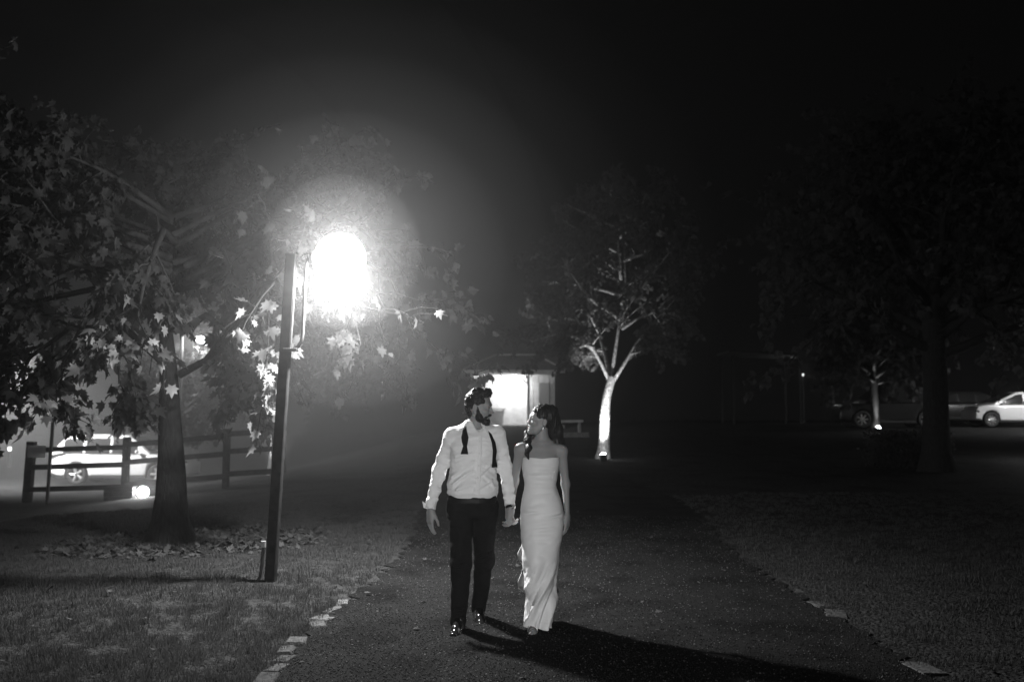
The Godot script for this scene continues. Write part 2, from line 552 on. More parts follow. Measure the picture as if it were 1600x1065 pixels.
func build_man() -> void:
	var at := Vector3(-0.29, land(-0.29, -7.6), -7.6)
	var root := thing("person", "bearded man in white shirt, undone bow tie and black trousers, looking at the woman", "person", at)
	var sk: Material = M.skin
	var shl := Vector3(-0.168, 1.452, -0.01); var elb := Vector3(-0.268, 1.195, -0.09); var wri := Vector3(-0.325, 0.925, -0.01)
	var shr := Vector3(0.180, 1.462, 0.0); var elr := Vector3(0.244, 1.205, -0.07); var wrr := Vector3(0.272, 0.955, 0.03)
	var hl := Vector3(-0.098, 0.92, 0.0); var knl := Vector3(-0.088, 0.51, 0.09); var anl := Vector3(-0.108, 0.10, 0.06)
	var hr := Vector3(0.082, 0.92, 0.0); var knr := Vector3(0.078, 0.52, -0.09); var anr := Vector3(0.030, 0.115, -0.36)
	var hx := Transform3D(Basis.from_euler(Vector3(0.13, deg_to_rad(76), 0.0)), Vector3(0.043, 1.682, 0.015))
	# body: one skin mesh
	var b := Field.new(Vector3(-0.36, 0.02, -0.45), Vector3(0.33, 1.62, 0.2), 0.013)
	b.prof([[0.88, 0.15, 0.1, 0, 0], [1.05, 0.145, 0.095, 0, 0], [1.3, 0.155, 0.105, 0, 0], [1.42, 0.16, 0.1, 0, 0], [1.5, 0.09, 0.07, 0, 0]], 0.04)
	b.cap(Vector3(0.0, 1.47, -0.012), Vector3(0.028, 1.60, 0.0), 0.064, 0.058, 0.03)
	for a in [[shl, elb, 0.046, 0.036], [elb, wri, 0.036, 0.027], [shr, elr, 0.046, 0.036], [elr, wrr, 0.036, 0.027], [hl, knl, 0.078, 0.052], [knl, anl, 0.052, 0.04], [hr, knr, 0.078, 0.052], [knr, anr, 0.052, 0.04]]:
		b.cap(a[0], a[1], a[2], a[3], 0.04)
	b.net()
	head_into(b, hx, true)
	hand_into(b, frame(Vector3(-0.326, 0.905, -0.005), Vector3(-0.02, -1, 0.05), Vector3(0.75, 0, -0.5)), -1.0, 0.42)
	hand_into(b, frame(wrr + Vector3(0, -0.015, 0.003), Vector3(0.0, -1, 0.04), Vector3(0.72, 0.0, -0.7)), 1.0, 1.15)
	part("body", field_mesh(b), sk, root)
	# shirt
	var chest := [[0.995, 0.176, 0.118, -0.008, 0.0], [1.035, 0.190, 0.134, -0.008, 0.004], [1.09, 0.194, 0.137, -0.008, 0.004], [1.18, 0.176, 0.128, -0.005, 0.0], [1.28, 0.176, 0.128, 0.0, 0.0], [1.38, 0.186, 0.132, 0.004, 0.0], [1.44, 0.178, 0.118, 0.005, -0.004], [1.50, 0.128, 0.092, 0.006, -0.01], [1.545, 0.078, 0.078, 0.01, -0.012], [1.57, 0.07, 0.072, 0.012, -0.012]]
	var s := Field.new(Vector3(-0.41, 0.9, -0.22), Vector3(0.36, 1.62, 0.19), 0.008)
	s.prof(chest, 0.03)
	s.cap(Vector3(-0.02, 1.515, -0.012), shl + Vector3(0.01, 0.012, 0), 0.055, 0.056, 0.06)
	s.cap(Vector3(0.04, 1.515, -0.012), shr + Vector3(-0.01, 0.012, 0), 0.055, 0.056, 0.06)
	s.cap(shl, elb, 0.057, 0.052, 0.05)
	s.cap(elb, wri + Vector3(0, 0.012, 0), 0.052, 0.038, 0.03)
	s.cap(shr, elr, 0.057, 0.052, 0.05)
	s.cap(elr, wrr + Vector3(0, 0.012, 0), 0.052, 0.038, 0.03)
	s.ruffle(fnoise(5, 1.0, 2), 0.006, Vector3(7, 15, 7))
	s.ruffle(fnoise(9, 1.0, 2), 0.0035, Vector3(12, 30, 12))
	# diagonal drag folds from the buttons
	for k in [[-0.15, 1.10, -0.01, 1.20], [-0.16, 1.15, 0.0, 1.27], [0.15, 1.09, 0.06, 1.19], [0.16, 1.20, 0.06, 1.26], [-0.12, 1.06, 0.02, 1.11], [0.02, 1.06, 0.14, 1.13], [-0.13, 1.30, -0.02, 1.34], [0.03, 1.15, 0.13, 1.24]]:
		var p := Vector3(k[0], k[1], front_z(chest, k[0], k[1]) + 0.004)
		var q := Vector3(k[2], k[3], front_z(chest, k[2], k[3]) + 0.004)
		s.cap(p, q, 0.009, 0.004, 0.02)
		s.cap(p + Vector3(0.004, -0.022, 0.012), q + Vector3(0.004, -0.018, 0.01), 0.009, 0.004, 0.02, false, Vector3.ZERO, 1.0, true)
	for a in [[shl, elb, wri], [shr, elr, wrr]]:   # rings of crumple above and below the elbow
		for k in 6:
			var f: float = [-0.62, -0.3, -0.1, 0.12, 0.5, 0.8][k]
			var c: Vector3 = a[1].lerp(a[2], f) if f > 0 else a[1].lerp(a[0], -f)
			var tilt := 0.022 * sin(k * 2.3)
			s.cap(c + Vector3(-0.035, 0.012 + tilt, 0.036), c + Vector3(0.040, -0.016 - tilt, 0.034), 0.003, 0.009, 0.035)
	# open neck: a wedge cut from the front
	s.cap(Vector3(0.052, 1.455, 0.13), Vector3(0.045, 1.585, 0.06), 0.006, 0.062, 0.004, false, Vector3.ZERO, 1.0, true)
	s.cap(Vector3(0.02, 1.5, -0.01), Vector3(0.035, 1.64, 0.0), 0.066, 0.08, 0.004, false, Vector3.ZERO, 1.0, true)
	s.net()
	var shirt := part("shirt", field_mesh(s), M.shirt, root)
	part("placket", band(chest, [[1.465, 0.038, 0.066], [1.3, 0.03, 0.060], [1.15, 0.026, 0.054], [1.025, 0.02, 0.048]], 0.006, 0.004), M.shirt, shirt)
	for y in [1.42, 1.33, 1.24, 1.15, 1.06]:
		var x := lerpf(0.034, 0.05, (y - 1.01) / 0.45)
		part("button", lathe([[0.0055, 0.0], [0.006, 0.002], [0.004, 0.003]], 8), M.button, shirt, Vector3(x, y, front_z(chest, x, y) + 0.0095), Basis(Vector3.RIGHT, PI / 2))
	# collar: two leaves that stand round the neck and fall to points
	for sd in [-1.0, 1.0]:
		var rings := []
		for n in 9:
			var t := n / 8.0
			var ang := lerpf(PI * 0.5, -0.30 * PI, t) if sd > 0 else lerpf(PI * 0.5, 1.26 * PI, t)
			var dirv := Vector3(cos(ang), 0, -sin(ang))
			var neck := Vector3(0.014, 1.60 - 0.045 * t, -0.012)
			var top := neck + Vector3(dirv.x * 0.070, 0, dirv.z * 0.074)
			var fall := 0.052 + 0.035 * ss(0.5, 1.0, t)
			var outw := 0.030 + 0.022 * t
			var low := top + dirv * outw + Vector3(sd * 0.028 * ss(0.5, 1.0, t), -fall, 0.006 * t)
			rings.append(PackedVector3Array([top + dirv * -0.003 + Vector3(0, -0.03, 0), top + Vector3(0, 0.004, 0), (top + low) * 0.5 + dirv * 0.008, low, low - dirv * 0.006, (top + low) * 0.5 - dirv * 0.002]))
		part("collar", skin(rings, true, true), M.shirt, shirt)
	# cuffs, the left one turned out in an open flap
	for cu in [[elb, wri, -1.0], [elr, wrr, 1.0]]:
		var d: Vector3 = (cu[1] - cu[0]).normalized()
		var w: Vector3 = cu[1]
		var c := tube([w - d * 0.05, w - d * 0.045, w - d * 0.012, w + d * 0.016, w + d * 0.018, w + d * 0.012, w - d * 0.03], [0.034, 0.040, 0.0395, 0.0405, 0.038, 0.0355, 0.034], 20, false, 0.03)
		var cf := part("cuff", c, M.shirt, shirt)
		if cu[2] < 0:
			part("cuff_flap", plate(PackedVector2Array([Vector2(0.012, -0.028), Vector2(-0.022, -0.016), Vector2(-0.032, 0.034), Vector2(0.012, 0.004)]), 0.004), M.shirt, cf, w + Vector3(-0.032, 0.01, 0.01), Basis(Vector3.UP, 0.25))
	# undone bow tie: two hanging ends
	var tie := Node3D.new()
	tie.name = "bow_tie"
	root.add_child(tie)
	part("tie_end", band(chest, [[1.535, -0.072, -0.056], [1.50, -0.082, -0.050], [1.45, -0.090, -0.036], [1.415, -0.085, -0.04], [1.385, -0.075, -0.046], [1.325, -0.094, -0.036]], 0.016, 0.004), M.tie, tie)
	part("tie_end", band(chest, [[1.55, 0.096, 0.114], [1.47, 0.118, 0.138], [1.41, 0.138, 0.166], [1.35, 0.146, 0.176], [1.29, 0.143, 0.170], [1.225, 0.138, 0.180]], 0.018, 0.004), M.tie, tie)
	# trousers
	var t := Field.new(Vector3(-0.23, 0.05, -0.47), Vector3(0.22, 1.05, 0.2), 0.0095)
	t.prof([[0.86, 0.178, 0.125, -0.008, -0.01], [0.94, 0.186, 0.13, -0.01, -0.01], [1.03, 0.178, 0.12, -0.008, -0.002]], 0.05)
	t.cap(hl, knl, 0.098, 0.074, 0.04)
	t.cap(knl, anl + Vector3(0, -0.02, 0), 0.074, 0.058, 0.04, false)
	t.cap(hr, knr, 0.098, 0.074, 0.04)
	t.cap(knr, anr + Vector3(0, -0.02, 0), 0.074, 0.056, 0.04, false)
	t.ruffle(fnoise(21, 1.0, 2), 0.009, Vector3(8, 9, 8))
	for kn in [knl, knr]:
		for q in 4:
			t.cap(kn + Vector3(-0.07, -0.06 + 0.035 * q, 0.07), kn + Vector3(0.06, -0.02 + 0.03 * q, 0.075), 0.006, 0.009, 0.014, false, Vector3.ZERO, 1.0, true)
	for an in [anl, anr]:
		for q in 3:
			t.cap(an + Vector3(-0.07, 0.01 + 0.04 * q, 0.055), an + Vector3(0.06, 0.03 + 0.035 * q, 0.06), 0.006, 0.009, 0.012, false, Vector3.ZERO, 1.0, true)
	t.below(Vector3(0, 1, 0), 1.025)
	t.below(Vector3(0, -1, 0), -0.055)
	t.net()
	part("trousers", field_mesh(t), M.trousers, root)
	var bt := []
	for y in [0.958, 0.960, 0.994, 0.996]:
		var r := PackedVector3Array()
		for n in 40:
			var a := -TAU * n / 40
			var k := 0.004 if y > 0.959 and y < 0.995 else 0.0
			r.append(Vector3(-0.009 + (0.187 + k) * signf(cos(a)) * pow(absf(cos(a)), 0.83), y, -0.006 + (0.130 + k) * signf(sin(a)) * pow(absf(sin(a)), 0.83)))
		bt.append(r)
	var belt := part("belt", skin(bt, true), M.leather, root)
	part("buckle", chamfer_box(Vector3(0.045, 0.034, 0.006), 0.003), M.leather, belt, Vector3(0.03, 0.977, 0.130))
	# shoes
	for a in [[anl + Vector3(-0.004, -0.10, 0.075), -0.12, 0.0], [anr + Vector3(0.006, -0.115, 0.085), 0.10, 0.10]]:
		part("shoe", shoe(Transform3D(Basis.from_euler(Vector3(a[2], a[1], 0)), Vector3(a[0].x, 0.004 + a[2] * 0.09, a[0].z))), M.patent, root)
	# hair, short at the sides with a quiff, and a full beard
	var hf := Field.new(Vector3(-0.11, -0.16, -0.14), Vector3(0.11, 0.16, 0.14), 0.004)
	hf.ell(Vector3(0, 0.038, -0.020), Vector3(0.081, 0.092, 0.100), 0.01)
	hf.cap(Vector3(-0.03, 0.108, -0.03), Vector3(-0.025, 0.112, 0.045), 0.03, 0.030, 0.03)
	hf.cap(Vector3(0.03, 0.108, -0.03), Vector3(0.025, 0.112, 0.045), 0.03, 0.030, 0.03)
	hf.cap(Vector3(-0.03, 0.120, 0.050), Vector3(0.032, 0.122, 0.048), 0.022, 0.024, 0.012)
	hf.cap(Vector3(0.0, 0.105, 0.066), Vector3(0.03, 0.11, 0.060), 0.014, 0.016, 0.01)
	hf.cap(Vector3(0, -0.02, -0.075), Vector3(0, -0.07, -0.06), 0.04, 0.034, 0.03)
	hf.ell(Vector3(0, -0.03, 0.085), Vector3(0.078, 0.118, 0.084), 0.008, true)
	hf.ell(Vector3(0.075, -0.055, 0.02), Vector3(0.04, 0.062, 0.062), 0.01, true)
	hf.ell(Vector3(-0.075, -0.055, 0.02), Vector3(0.04, 0.062, 0.062), 0.01, true)
	hf.ruffle(fnoise(33, 1.0, 2), 0.007, Vector3(24, 30, 18))
	hf.ruffle(fnoise(34, 1.0, 2), 0.0028, Vector3(110, 70, 45))
	hf.net(hx)
	part("hair", field_mesh(hf), M.hair, root)
	var bf := Field.new(Vector3(-0.09, -0.17, -0.04), Vector3(0.09, 0.02, 0.13), 0.0036)
	bf.cap(Vector3(-0.063, -0.012, 0.0), Vector3(-0.05, -0.085, 0.025), 0.014, 0.028, 0.02)
	bf.cap(Vector3(0.063, -0.012, 0.0), Vector3(0.05, -0.085, 0.025), 0.014, 0.028, 0.02)
	bf.cap(Vector3(-0.046, -0.082, 0.022), Vector3(0, -0.112, 0.066), 0.025, 0.030, 0.02)
	bf.cap(Vector3(0.046, -0.082, 0.022), Vector3(0, -0.112, 0.066), 0.025, 0.030, 0.02)
	bf.cap(Vector3(-0.028, -0.075, 0.066), Vector3(0.0, -0.054, 0.089), 0.012, 0.011, 0.012)
	bf.cap(Vector3(0.028, -0.075, 0.066), Vector3(0.0, -0.054, 0.089), 0.012, 0.011, 0.012)
	bf.ell(Vector3(0, -0.0755, 0.098), Vector3(0.022, 0.0085, 0.028), 0.006, true)
	bf.ruffle(fnoise(35, 1.0, 2), 0.004, Vector3(70, 50, 70))
	bf.net(hx)
	part("beard", field_mesh(bf), M.hair, root)
	for e in [-1.0, 1.0]:
		part("eyebrow", tube([hx * Vector3(0.014 * e, 0.017, 0.089), hx * Vector3(0.032 * e, 0.022, 0.085), hx * Vector3(0.05 * e, 0.015, 0.071)], [0.0045, 0.005, 0.003], 6), M.hair, root)
		part("eye", lathe([[0.002, -0.002], [0.0065, -0.001], [0.0065, 0.001], [0.002, 0.002]], 10), M.eye, root, hx * Vector3(0.031 * e, -0.001, 0.0855), hx.basis * Basis(Vector3.RIGHT, PI / 2))
	# wrist watch on the arm that holds her hand
	var wd := (wrr - elr).normalized()
	var wat := part("watch", tube([wrr + wd * 0.019, wrr + wd * 0.021, wrr + wd * 0.037, wrr + wd * 0.039], [0.029, 0.0335, 0.0335, 0.029], 18, false), M.leather, root)
	part("watch_face", lathe([[0.017, 0.0], [0.019, 0.004], [0.017, 0.008]], 16), M.steel, wat, wrr + wd * 0.028 + Vector3(0.024, 0, 0.022), Basis.from_euler(Vector3(PI / 2, 0.8, 0)))

func build_woman() -> void:
	var at := Vector3(0.218, land(0.218, -7.55), -7.55)
	var root := thing("person", "woman with long dark wavy hair in a strapless white gown, looking up at the man", "person", at)
	var shl := Vector3(-0.158, 1.365, -0.005); var elb := Vector3(-0.200, 1.12, -0.10); var wri := Vector3(-0.222, 0.93, 0.0)
	var shr := Vector3(0.160, 1.352, -0.01); var elr := Vector3(0.188, 1.10, -0.07); var wri2 := Vector3(0.196, 0.882, -0.01)
	var hx := Transform3D(Basis.from_euler(Vector3(-0.20, deg_to_rad(-70), -0.04)).scaled(Vector3(0.93, 0.93, 0.93)), Vector3(-0.005, 1.582, 0.0))
	var b := Field.new(Vector3(-0.28, 0.0, -0.22), Vector3(0.26, 1.56, 0.22), 0.0095)
	b.prof([[0.86, 0.14, 0.1, 0.0, -0.01], [1.08, 0.105, 0.08, 0.0, -0.01], [1.2, 0.122, 0.095, 0.0, -0.005], [1.3, 0.125, 0.09, 0.0, -0.005], [1.37, 0.11, 0.07, 0.0, -0.01], [1.41, 0.06, 0.05, 0.01, -0.012]], 0.05)
	b.cap(Vector3(0.012, 1.37, -0.018), Vector3(0.006, 1.52, -0.008), 0.053, 0.047, 0.035)
	b.cap(Vector3(-0.02, 1.385, 0.03), Vector3(-0.135, 1.395, 0.012), 0.011, 0.009, 0.02)
	b.cap(Vector3(0.035, 1.382, 0.03), Vector3(0.135, 1.383, 0.012), 0.011, 0.009, 0.02)
	for a in [[Vector3(-0.09, 1.36, -0.01), shl, 0.042, 0.037], [Vector3(0.09, 1.35, -0.01), shr, 0.042, 0.037], [Vector3(0.0, 1.43, -0.02), Vector3(-0.12, 1.38, -0.012), 0.03, 0.026], [Vector3(0.025, 1.43, -0.02), Vector3(0.12, 1.368, -0.012), 0.03, 0.026], [shl, elb, 0.037, 0.029], [elb, wri, 0.030, 0.0195], [shr, elr, 0.037, 0.029], [elr, wri2, 0.030, 0.0195],
			[Vector3(-0.07, 0.86, 0), Vector3(-0.06, 0.48, 0.07), 0.08, 0.05], [Vector3(-0.06, 0.48, 0.07), Vector3(-0.062, 0.085, 0.035), 0.05, 0.03], [Vector3(0.07, 0.86, 0), Vector3(0.05, 0.48, 0.03), 0.08, 0.05], [Vector3(0.05, 0.48, 0.03), Vector3(0.03, 0.12, -0.12), 0.05, 0.03],
			[Vector3(-0.062, 0.085, 0.06), Vector3(-0.068, 0.036, 0.165), 0.03, 0.024], [Vector3(-0.068, 0.034, 0.165), Vector3(-0.074, 0.024, 0.21), 0.028, 0.018], [Vector3(-0.062, 0.06, 0.03), Vector3(-0.06, 0.05, 0.0), 0.028, 0.026],
			[Vector3(0.03, 0.11, -0.12), Vector3(0.03, 0.04, -0.05), 0.028, 0.022]]:
		b.cap(a[0], a[1], a[2], a[3], 0.035)
	b.net()
	head_into(b, hx, false)
	hand_into(b, frame(wri + Vector3(0, -0.01, 0.0), Vector3(-0.12, -1, 0.10), Vector3(-0.8, 0, -0.55)), -1.0, 0.9, 0.86)
	hand_into(b, frame(wri2 + Vector3(0, -0.01, 0), Vector3(-0.03, -1, 0.06), Vector3(-0.8, 0, -0.4)), 1.0, 0.6, 0.88)
	part("body", field_mesh(b), M.skin, root)
	# gown: rows [y, left, right, half depth, centre z]
	var rows := [[0.035, -0.120, 0.070, 0.13, 0.03], [0.06, -0.121, 0.070, 0.13, 0.03], [0.18, -0.112, 0.083, 0.125, 0.035], [0.28, -0.106, 0.098, 0.125, 0.04], [0.42, -0.128, 0.106, 0.13, 0.035], [0.52, -0.140, 0.121, 0.13, 0.03], [0.62, -0.146, 0.136, 0.13, 0.02], [0.72, -0.152, 0.158, 0.13, 0.01], [0.82, -0.155, 0.170, 0.132, 0.0], [0.91, -0.154, 0.168, 0.128, -0.004], [1.0, -0.143, 0.146, 0.115, -0.006], [1.09, -0.126, 0.115, 0.098, -0.006], [1.15, -0.130, 0.122, 0.102, -0.002], [1.22, -0.143, 0.133, 0.115, 0.004], [1.27, -0.140, 0.140, 0.112, 0.002], [1.305, -0.137, 0.143, 0.104, 0.0]]
	var fn := fnoise(44, 1.0, 2)
	var rings := []
	var nv := 190
	var nu := 150
	for v in nv + 4:
		var y := lerpf(0.035, 1.305, minf(v, nv) / float(nv))
		var inner := 0.004 * maxi(0, v - nv)
		var n := 0
		while n < rows.size() - 2 and rows[n + 1][0] < y: n += 1
		var t: float = clampf((y - rows[n][0]) / (rows[n + 1][0] - rows[n][0]), 0, 1)
		var w := []
		for q in range(1, 5):
			var p0: float = rows[maxi(n - 1, 0)][q]; var p1: float = rows[n][q]; var p2: float = rows[n + 1][q]; var p3: float = rows[mini(n + 2, rows.size() - 1)][q]
			w.append(lerpf(lerpf(p1, p2, t), cubic_interpolate(p1, p2, p0, p3, t), 0.7))
		var r := PackedVector3Array()
		for u in nu:
			var a := -TAU * u / nu
			var ca := cos(a); var sa := sin(a)
			var x: float = (w[0] + w[1]) * 0.5 + (w[1] - w[0]) * 0.5 * signf(ca) * pow(absf(ca), 0.9)
			var z: float = w[3] + w[2] * signf(sa) * pow(absf(sa), 0.9)
			var fr := ss(-0.2, 0.5, sa)
			var disp := 0.0
			var mid := ss(0.2, 0.8, sa)
			# folds that sweep down across the skirt from the right knee
			var low := ss(0.60, 0.30, y)
			var uu := (x - 0.36 * y) + 0.02 * sin(y * 9.0)
			var wv := sin(uu * 50.0 + 0.6)
			disp += fr * low * (0.026 * (wv * 0.6 + 0.8 * pow(absf(wv), 3.0) - 0.3) + 0.008 * sin(uu * 97.0 + y * 6.0))
			disp += (1.0 - fr) * ss(0.75, 0.2, y) * 0.03 * sin(a * 7.0 + y * 2.0)
			# pushed forward by the leading knee
			disp += 0.018 * exp(-pow((x + 0.045) / 0.05, 2.0) - pow((y - 0.5) / 0.16, 2.0)) * fr
			# creases across the hip and thigh
			for cr in [[0.895, 0.16, -0.10, 0.005, 0.010], [0.875, 0.35, 0.14, 0.008, 0.011], [0.80, 0.10, 0.0, 0.003, 0.012], [0.755, 0.12, 0.02, 0.0025, 0.012], [0.69, 0.08, 0.0, 0.002, 0.012], [1.045, 0.12, 0.06, 0.002, 0.008], [1.10, -0.05, 0.0, 0.002, 0.007], [1.13, 0.06, 0.03, 0.002, 0.007], [1.175, 0.10, -0.03, 0.002, 0.007], [1.205, 0.03, 0.03, 0.0015, 0.006]]:
				var yc: float = cr[0] + cr[1] * (x - cr[2]) * 0.4
				disp -= mid * 2.2 * cr[3] * exp(-pow((y - yc) / cr[4], 2.0)) * exp(-pow((x - cr[2]) / 0.08, 2.0))
				disp += mid * cr[3] * 1.9 * exp(-pow((y - yc - 0.025) / (cr[4] * 1.6), 2.0)) * exp(-pow((x - cr[2]) / 0.08, 2.0))
			disp += 0.0035 * fn.get_noise_3d(x * 7.0, y * 16.0, z * 7.0)
			disp -= inner
			var yy := y
			var top := ss(1.18, 1.305, y)
			yy -= top * (0.075 * ss(0.35, -0.5, sa) + 0.007 * exp(-pow((x - 0.005) / 0.05, 2.0)) * fr)
			yy += ss(0.16, 0.035, y) * (0.006 * sin(a * 3.0 + 1.0) + 0.035 - 0.16 * (x + 0.02)) * ss(-0.6, 0.6, sa)
			var rad := Vector3(ca / maxf(0.05, (w[1] - w[0]) * 0.5), 0, sa / w[2]).normalized()
			r.append(Vector3(x, yy, z) + rad * disp)
		rings.append(r)
	var gown := part("gown", skin(rings, true), M.gown, root)
	# the train, caught by the stride, flicking out behind on the left
	var tr := []
	var contour := [[0.70, -0.120, 0.13], [0.64, -0.148, 0.13], [0.575, -0.178, 0.12], [0.54, -0.168, 0.12], [0.49, -0.134, 0.12], [0.44, -0.146, 0.12], [0.37, -0.174, 0.125], [0.325, -0.168, 0.13], [0.29, -0.120, 0.135]]
	for c in contour:
		var r := PackedVector3Array()
		for n in 33:
			var t := n / 32.0
			var a := PI * t
			var x := lerpf(c[1], c[2], (1.0 - cos(a)) / 2.0)
			r.append(Vector3(x, c[0] - 0.05 * sin(a) + 0.008 * sin(t * 40.0), -0.05 - 0.15 * sin(a) - (0.7 - c[0]) * 0.35 * sin(a) + 0.012 * sin(t * 26.0 + c[0] * 30.0)))
		for n in range(32, -1, -1):
			r.append(r[n] + Vector3(0, 0, 0.004))
		tr.append(r)
	part("train", skin(tr, true, true), M.gown, gown)
	# hair
	var hf := Field.new(Vector3(-0.16, 1.24, -0.17), Vector3(0.23, 1.72, 0.13), 0.0045)
	var bs := hx.basis.orthonormalized()
	hf.ell(hx * Vector3(0, 0.036, -0.024), Vector3(0.080, 0.092, 0.101), 0.01, false, bs)
	hf.cap(hx * Vector3(0.02, 0.07, -0.07), Vector3(0.115, 1.50, -0.05), 0.062, 0.055, 0.04)
	hf.cap(Vector3(0.115, 1.50, -0.05), Vector3(0.125, 1.40, -0.075), 0.053, 0.055, 0.03)
	hf.cap(Vector3(0.125, 1.40, -0.075), Vector3(0.165, 1.31, -0.085), 0.055, 0.03, 0.03)
	hf.cap(Vector3(0.04, 1.52, -0.085), Vector3(0.03, 1.38, -0.095), 0.06, 0.05, 0.03)
	hf.cap(Vector3(-0.03, 1.53, -0.085), Vector3(-0.095, 1.475, -0.06), 0.036, 0.028, 0.03)
	hf.cap(Vector3(-0.095, 1.475, -0.06), Vector3(-0.102, 1.425, -0.005), 0.028, 0.027, 0.02)
	hf.cap(Vector3(-0.102, 1.425, -0.005), Vector3(-0.092, 1.375, 0.045), 0.028, 0.024, 0.02)
	hf.cap(Vector3(-0.092, 1.375, 0.045), Vector3(-0.106, 1.33, 0.065), 0.024, 0.016, 0.015)
	hf.cap(Vector3(-0.106, 1.33, 0.065), Vector3(-0.092, 1.292, 0.085), 0.015, 0.005, 0.015)
	hf.ell(hx * Vector3(0, -0.045, 0.078), Vector3(0.080, 0.098, 0.066), 0.01, true, bs)
	hf.ell(hx * Vector3(0.075, -0.04, 0.03), Vector3(0.045, 0.048, 0.055), 0.01, true, bs)
	hf.ruffle(fnoise(51, 1.0, 2), 0.008, Vector3(22, 9, 22))
	hf.ruffle(fnoise(52, 1.0, 1), 0.003, Vector3(85, 7, 85))
	hf.net()
	part("hair", field_mesh(hf), M.hair, root)
	for e in [-1.0, 1.0]:
		part("eyebrow", tube([hx * Vector3(0.014 * e, 0.019, 0.087), hx * Vector3(0.032 * e, 0.024, 0.083), hx * Vector3(0.05 * e, 0.017, 0.069)], [0.003, 0.0035, 0.002], 6), M.hair, root)
		part("eye", lathe([[0.002, -0.002], [0.0065, -0.001], [0.0065, 0.001], [0.002, 0.002]], 10), M.eye, root, hx * Vector3(0.031 * e, -0.001, 0.0855), hx.basis.orthonormalized() * Basis(Vector3.RIGHT, PI / 2))
	part("earring", tube([hx * Vector3(0.084, -0.042, -0.006), hx * Vector3(0.086, -0.055, -0.006), hx * Vector3(0.086, -0.075, -0.006)], [0.003, 0.004, 0.003], 8), M.steel, root)
	# sandal of the leading foot
	var sd := part("sandal", plate(PackedVector2Array([Vector2(-0.034, -0.10), Vector2(0.03, -0.10), Vector2(0.042, 0.0), Vector2(0.038, 0.07), Vector2(0.0, 0.095), Vector2(-0.032, 0.075), Vector2(-0.042, 0.0)]), 0.012), M.silver, root, Vector3(-0.068, 0.007, 0.13), Basis(Vector3.RIGHT, PI / 2) * Basis(Vector3.RIGHT, PI))
	for q in [[0.185, 0.052, 0.036], [0.155, 0.064, 0.036], [0.11, 0.095, 0.038]]:
		var pts := []
		var rr := []
		for n in 11:
			var a := PI * n / 10.0
			pts.append(Vector3(-0.067 - cos(a) * q[2], 0.012 + sin(a) * (q[1] - 0.005), q[0] + 0.012 * sin(a * 2.0)))
			rr.append(0.0052)
		part("strap", tube(pts, rr, 6), M.silver, sd, sd.transform.affine_inverse() * Vector3.ZERO, sd.transform.basis.inverse())

# ---------------------------------------------------------------- trees
class Grown:
	var pos := PackedVector3Array()
	var idx := PackedInt32Array()
	var leaves := []          # [position, outward direction]
	var kids := [5, 4]
	var per := 3
	var droop := [0.0, 0.08, 0.16]
	var short := 0.58
	var spread := 0.9

func tube_into(T: Grown, pts: Array, radii: Array, n: int, wob := 0.0) -> void:
	var base := T.pos.size()
	for i in pts.size():
		var d: Vector3 = (pts[mini(i + 1, pts.size() - 1)] - pts[maxi(i - 1, 0)]).normalized()
		T.pos.append_array(ring(pts[i], radii[i], n, d, wob, i * 0.9))
	for v in pts.size() - 1:
		for u in n:
			var a := base + v * n + u
			var b := base + v * n + (u + 1) % n
			T.idx.append_array([a, b, b + n, a, b + n, a + n])

func jit(s: float) -> Vector3:
	return Vector3(rng.randf_range(-s, s), rng.randf_range(-s, s), rng.randf_range(-s, s))

func sprout(T: Grown, start: Vector3, dir: Vector3, length: float, r: float, level: int) -> void:
	var n := 6 if level < 2 else 4
	var pts := [start]
	var radii := [r]
	var p := start
	var d := dir.normalized()
	for i in n:
		d = (d + jit(0.16) + Vector3(0, -T.droop[mini(level, 2)], 0)).normalized()
		p += d * length / n
		pts.append(p)
		radii.append(maxf(0.004, r * (1.0 - 0.8 * (i + 1.0) / n)))
	fill_limb(T, pts, radii, level)

func fill_limb(T: Grown, pts: Array, radii: Array, level: int) -> void:
	tube_into(T, pts, radii, 8 if level == 0 else 5 if level == 1 else 4)
	var n := pts.size() - 1
	var length := 0.0
	for i in n: length += pts[i].distance_to(pts[i + 1])
	if level < T.kids.size():
		for k in T.kids[level]:
			var f := lerpf(0.3, 1.0, (k + rng.randf()) / T.kids[level]) * n
			var i := mini(int(f), n - 1)
			var q: Vector3 = pts[i].lerp(pts[i + 1], f - i)
			var d: Vector3 = (pts[i + 1] - pts[i]).normalized()
			var side := d.cross(jit(1.0) + Vector3(0, 0.3, 0)).normalized()
			sprout(T, q, d * 0.65 + side * T.spread, length * T.short * rng.randf_range(0.7, 1.2), radii[i] * 0.55, level + 1)
	if level >= T.kids.size() - 1:
		for i in range(1, n + 1):
			for k in T.per:
				var q: Vector3 = pts[i].lerp(pts[i - 1], rng.randf()) + jit(0.09)
				T.leaves.append([q, (q - pts[0]).normalized()])

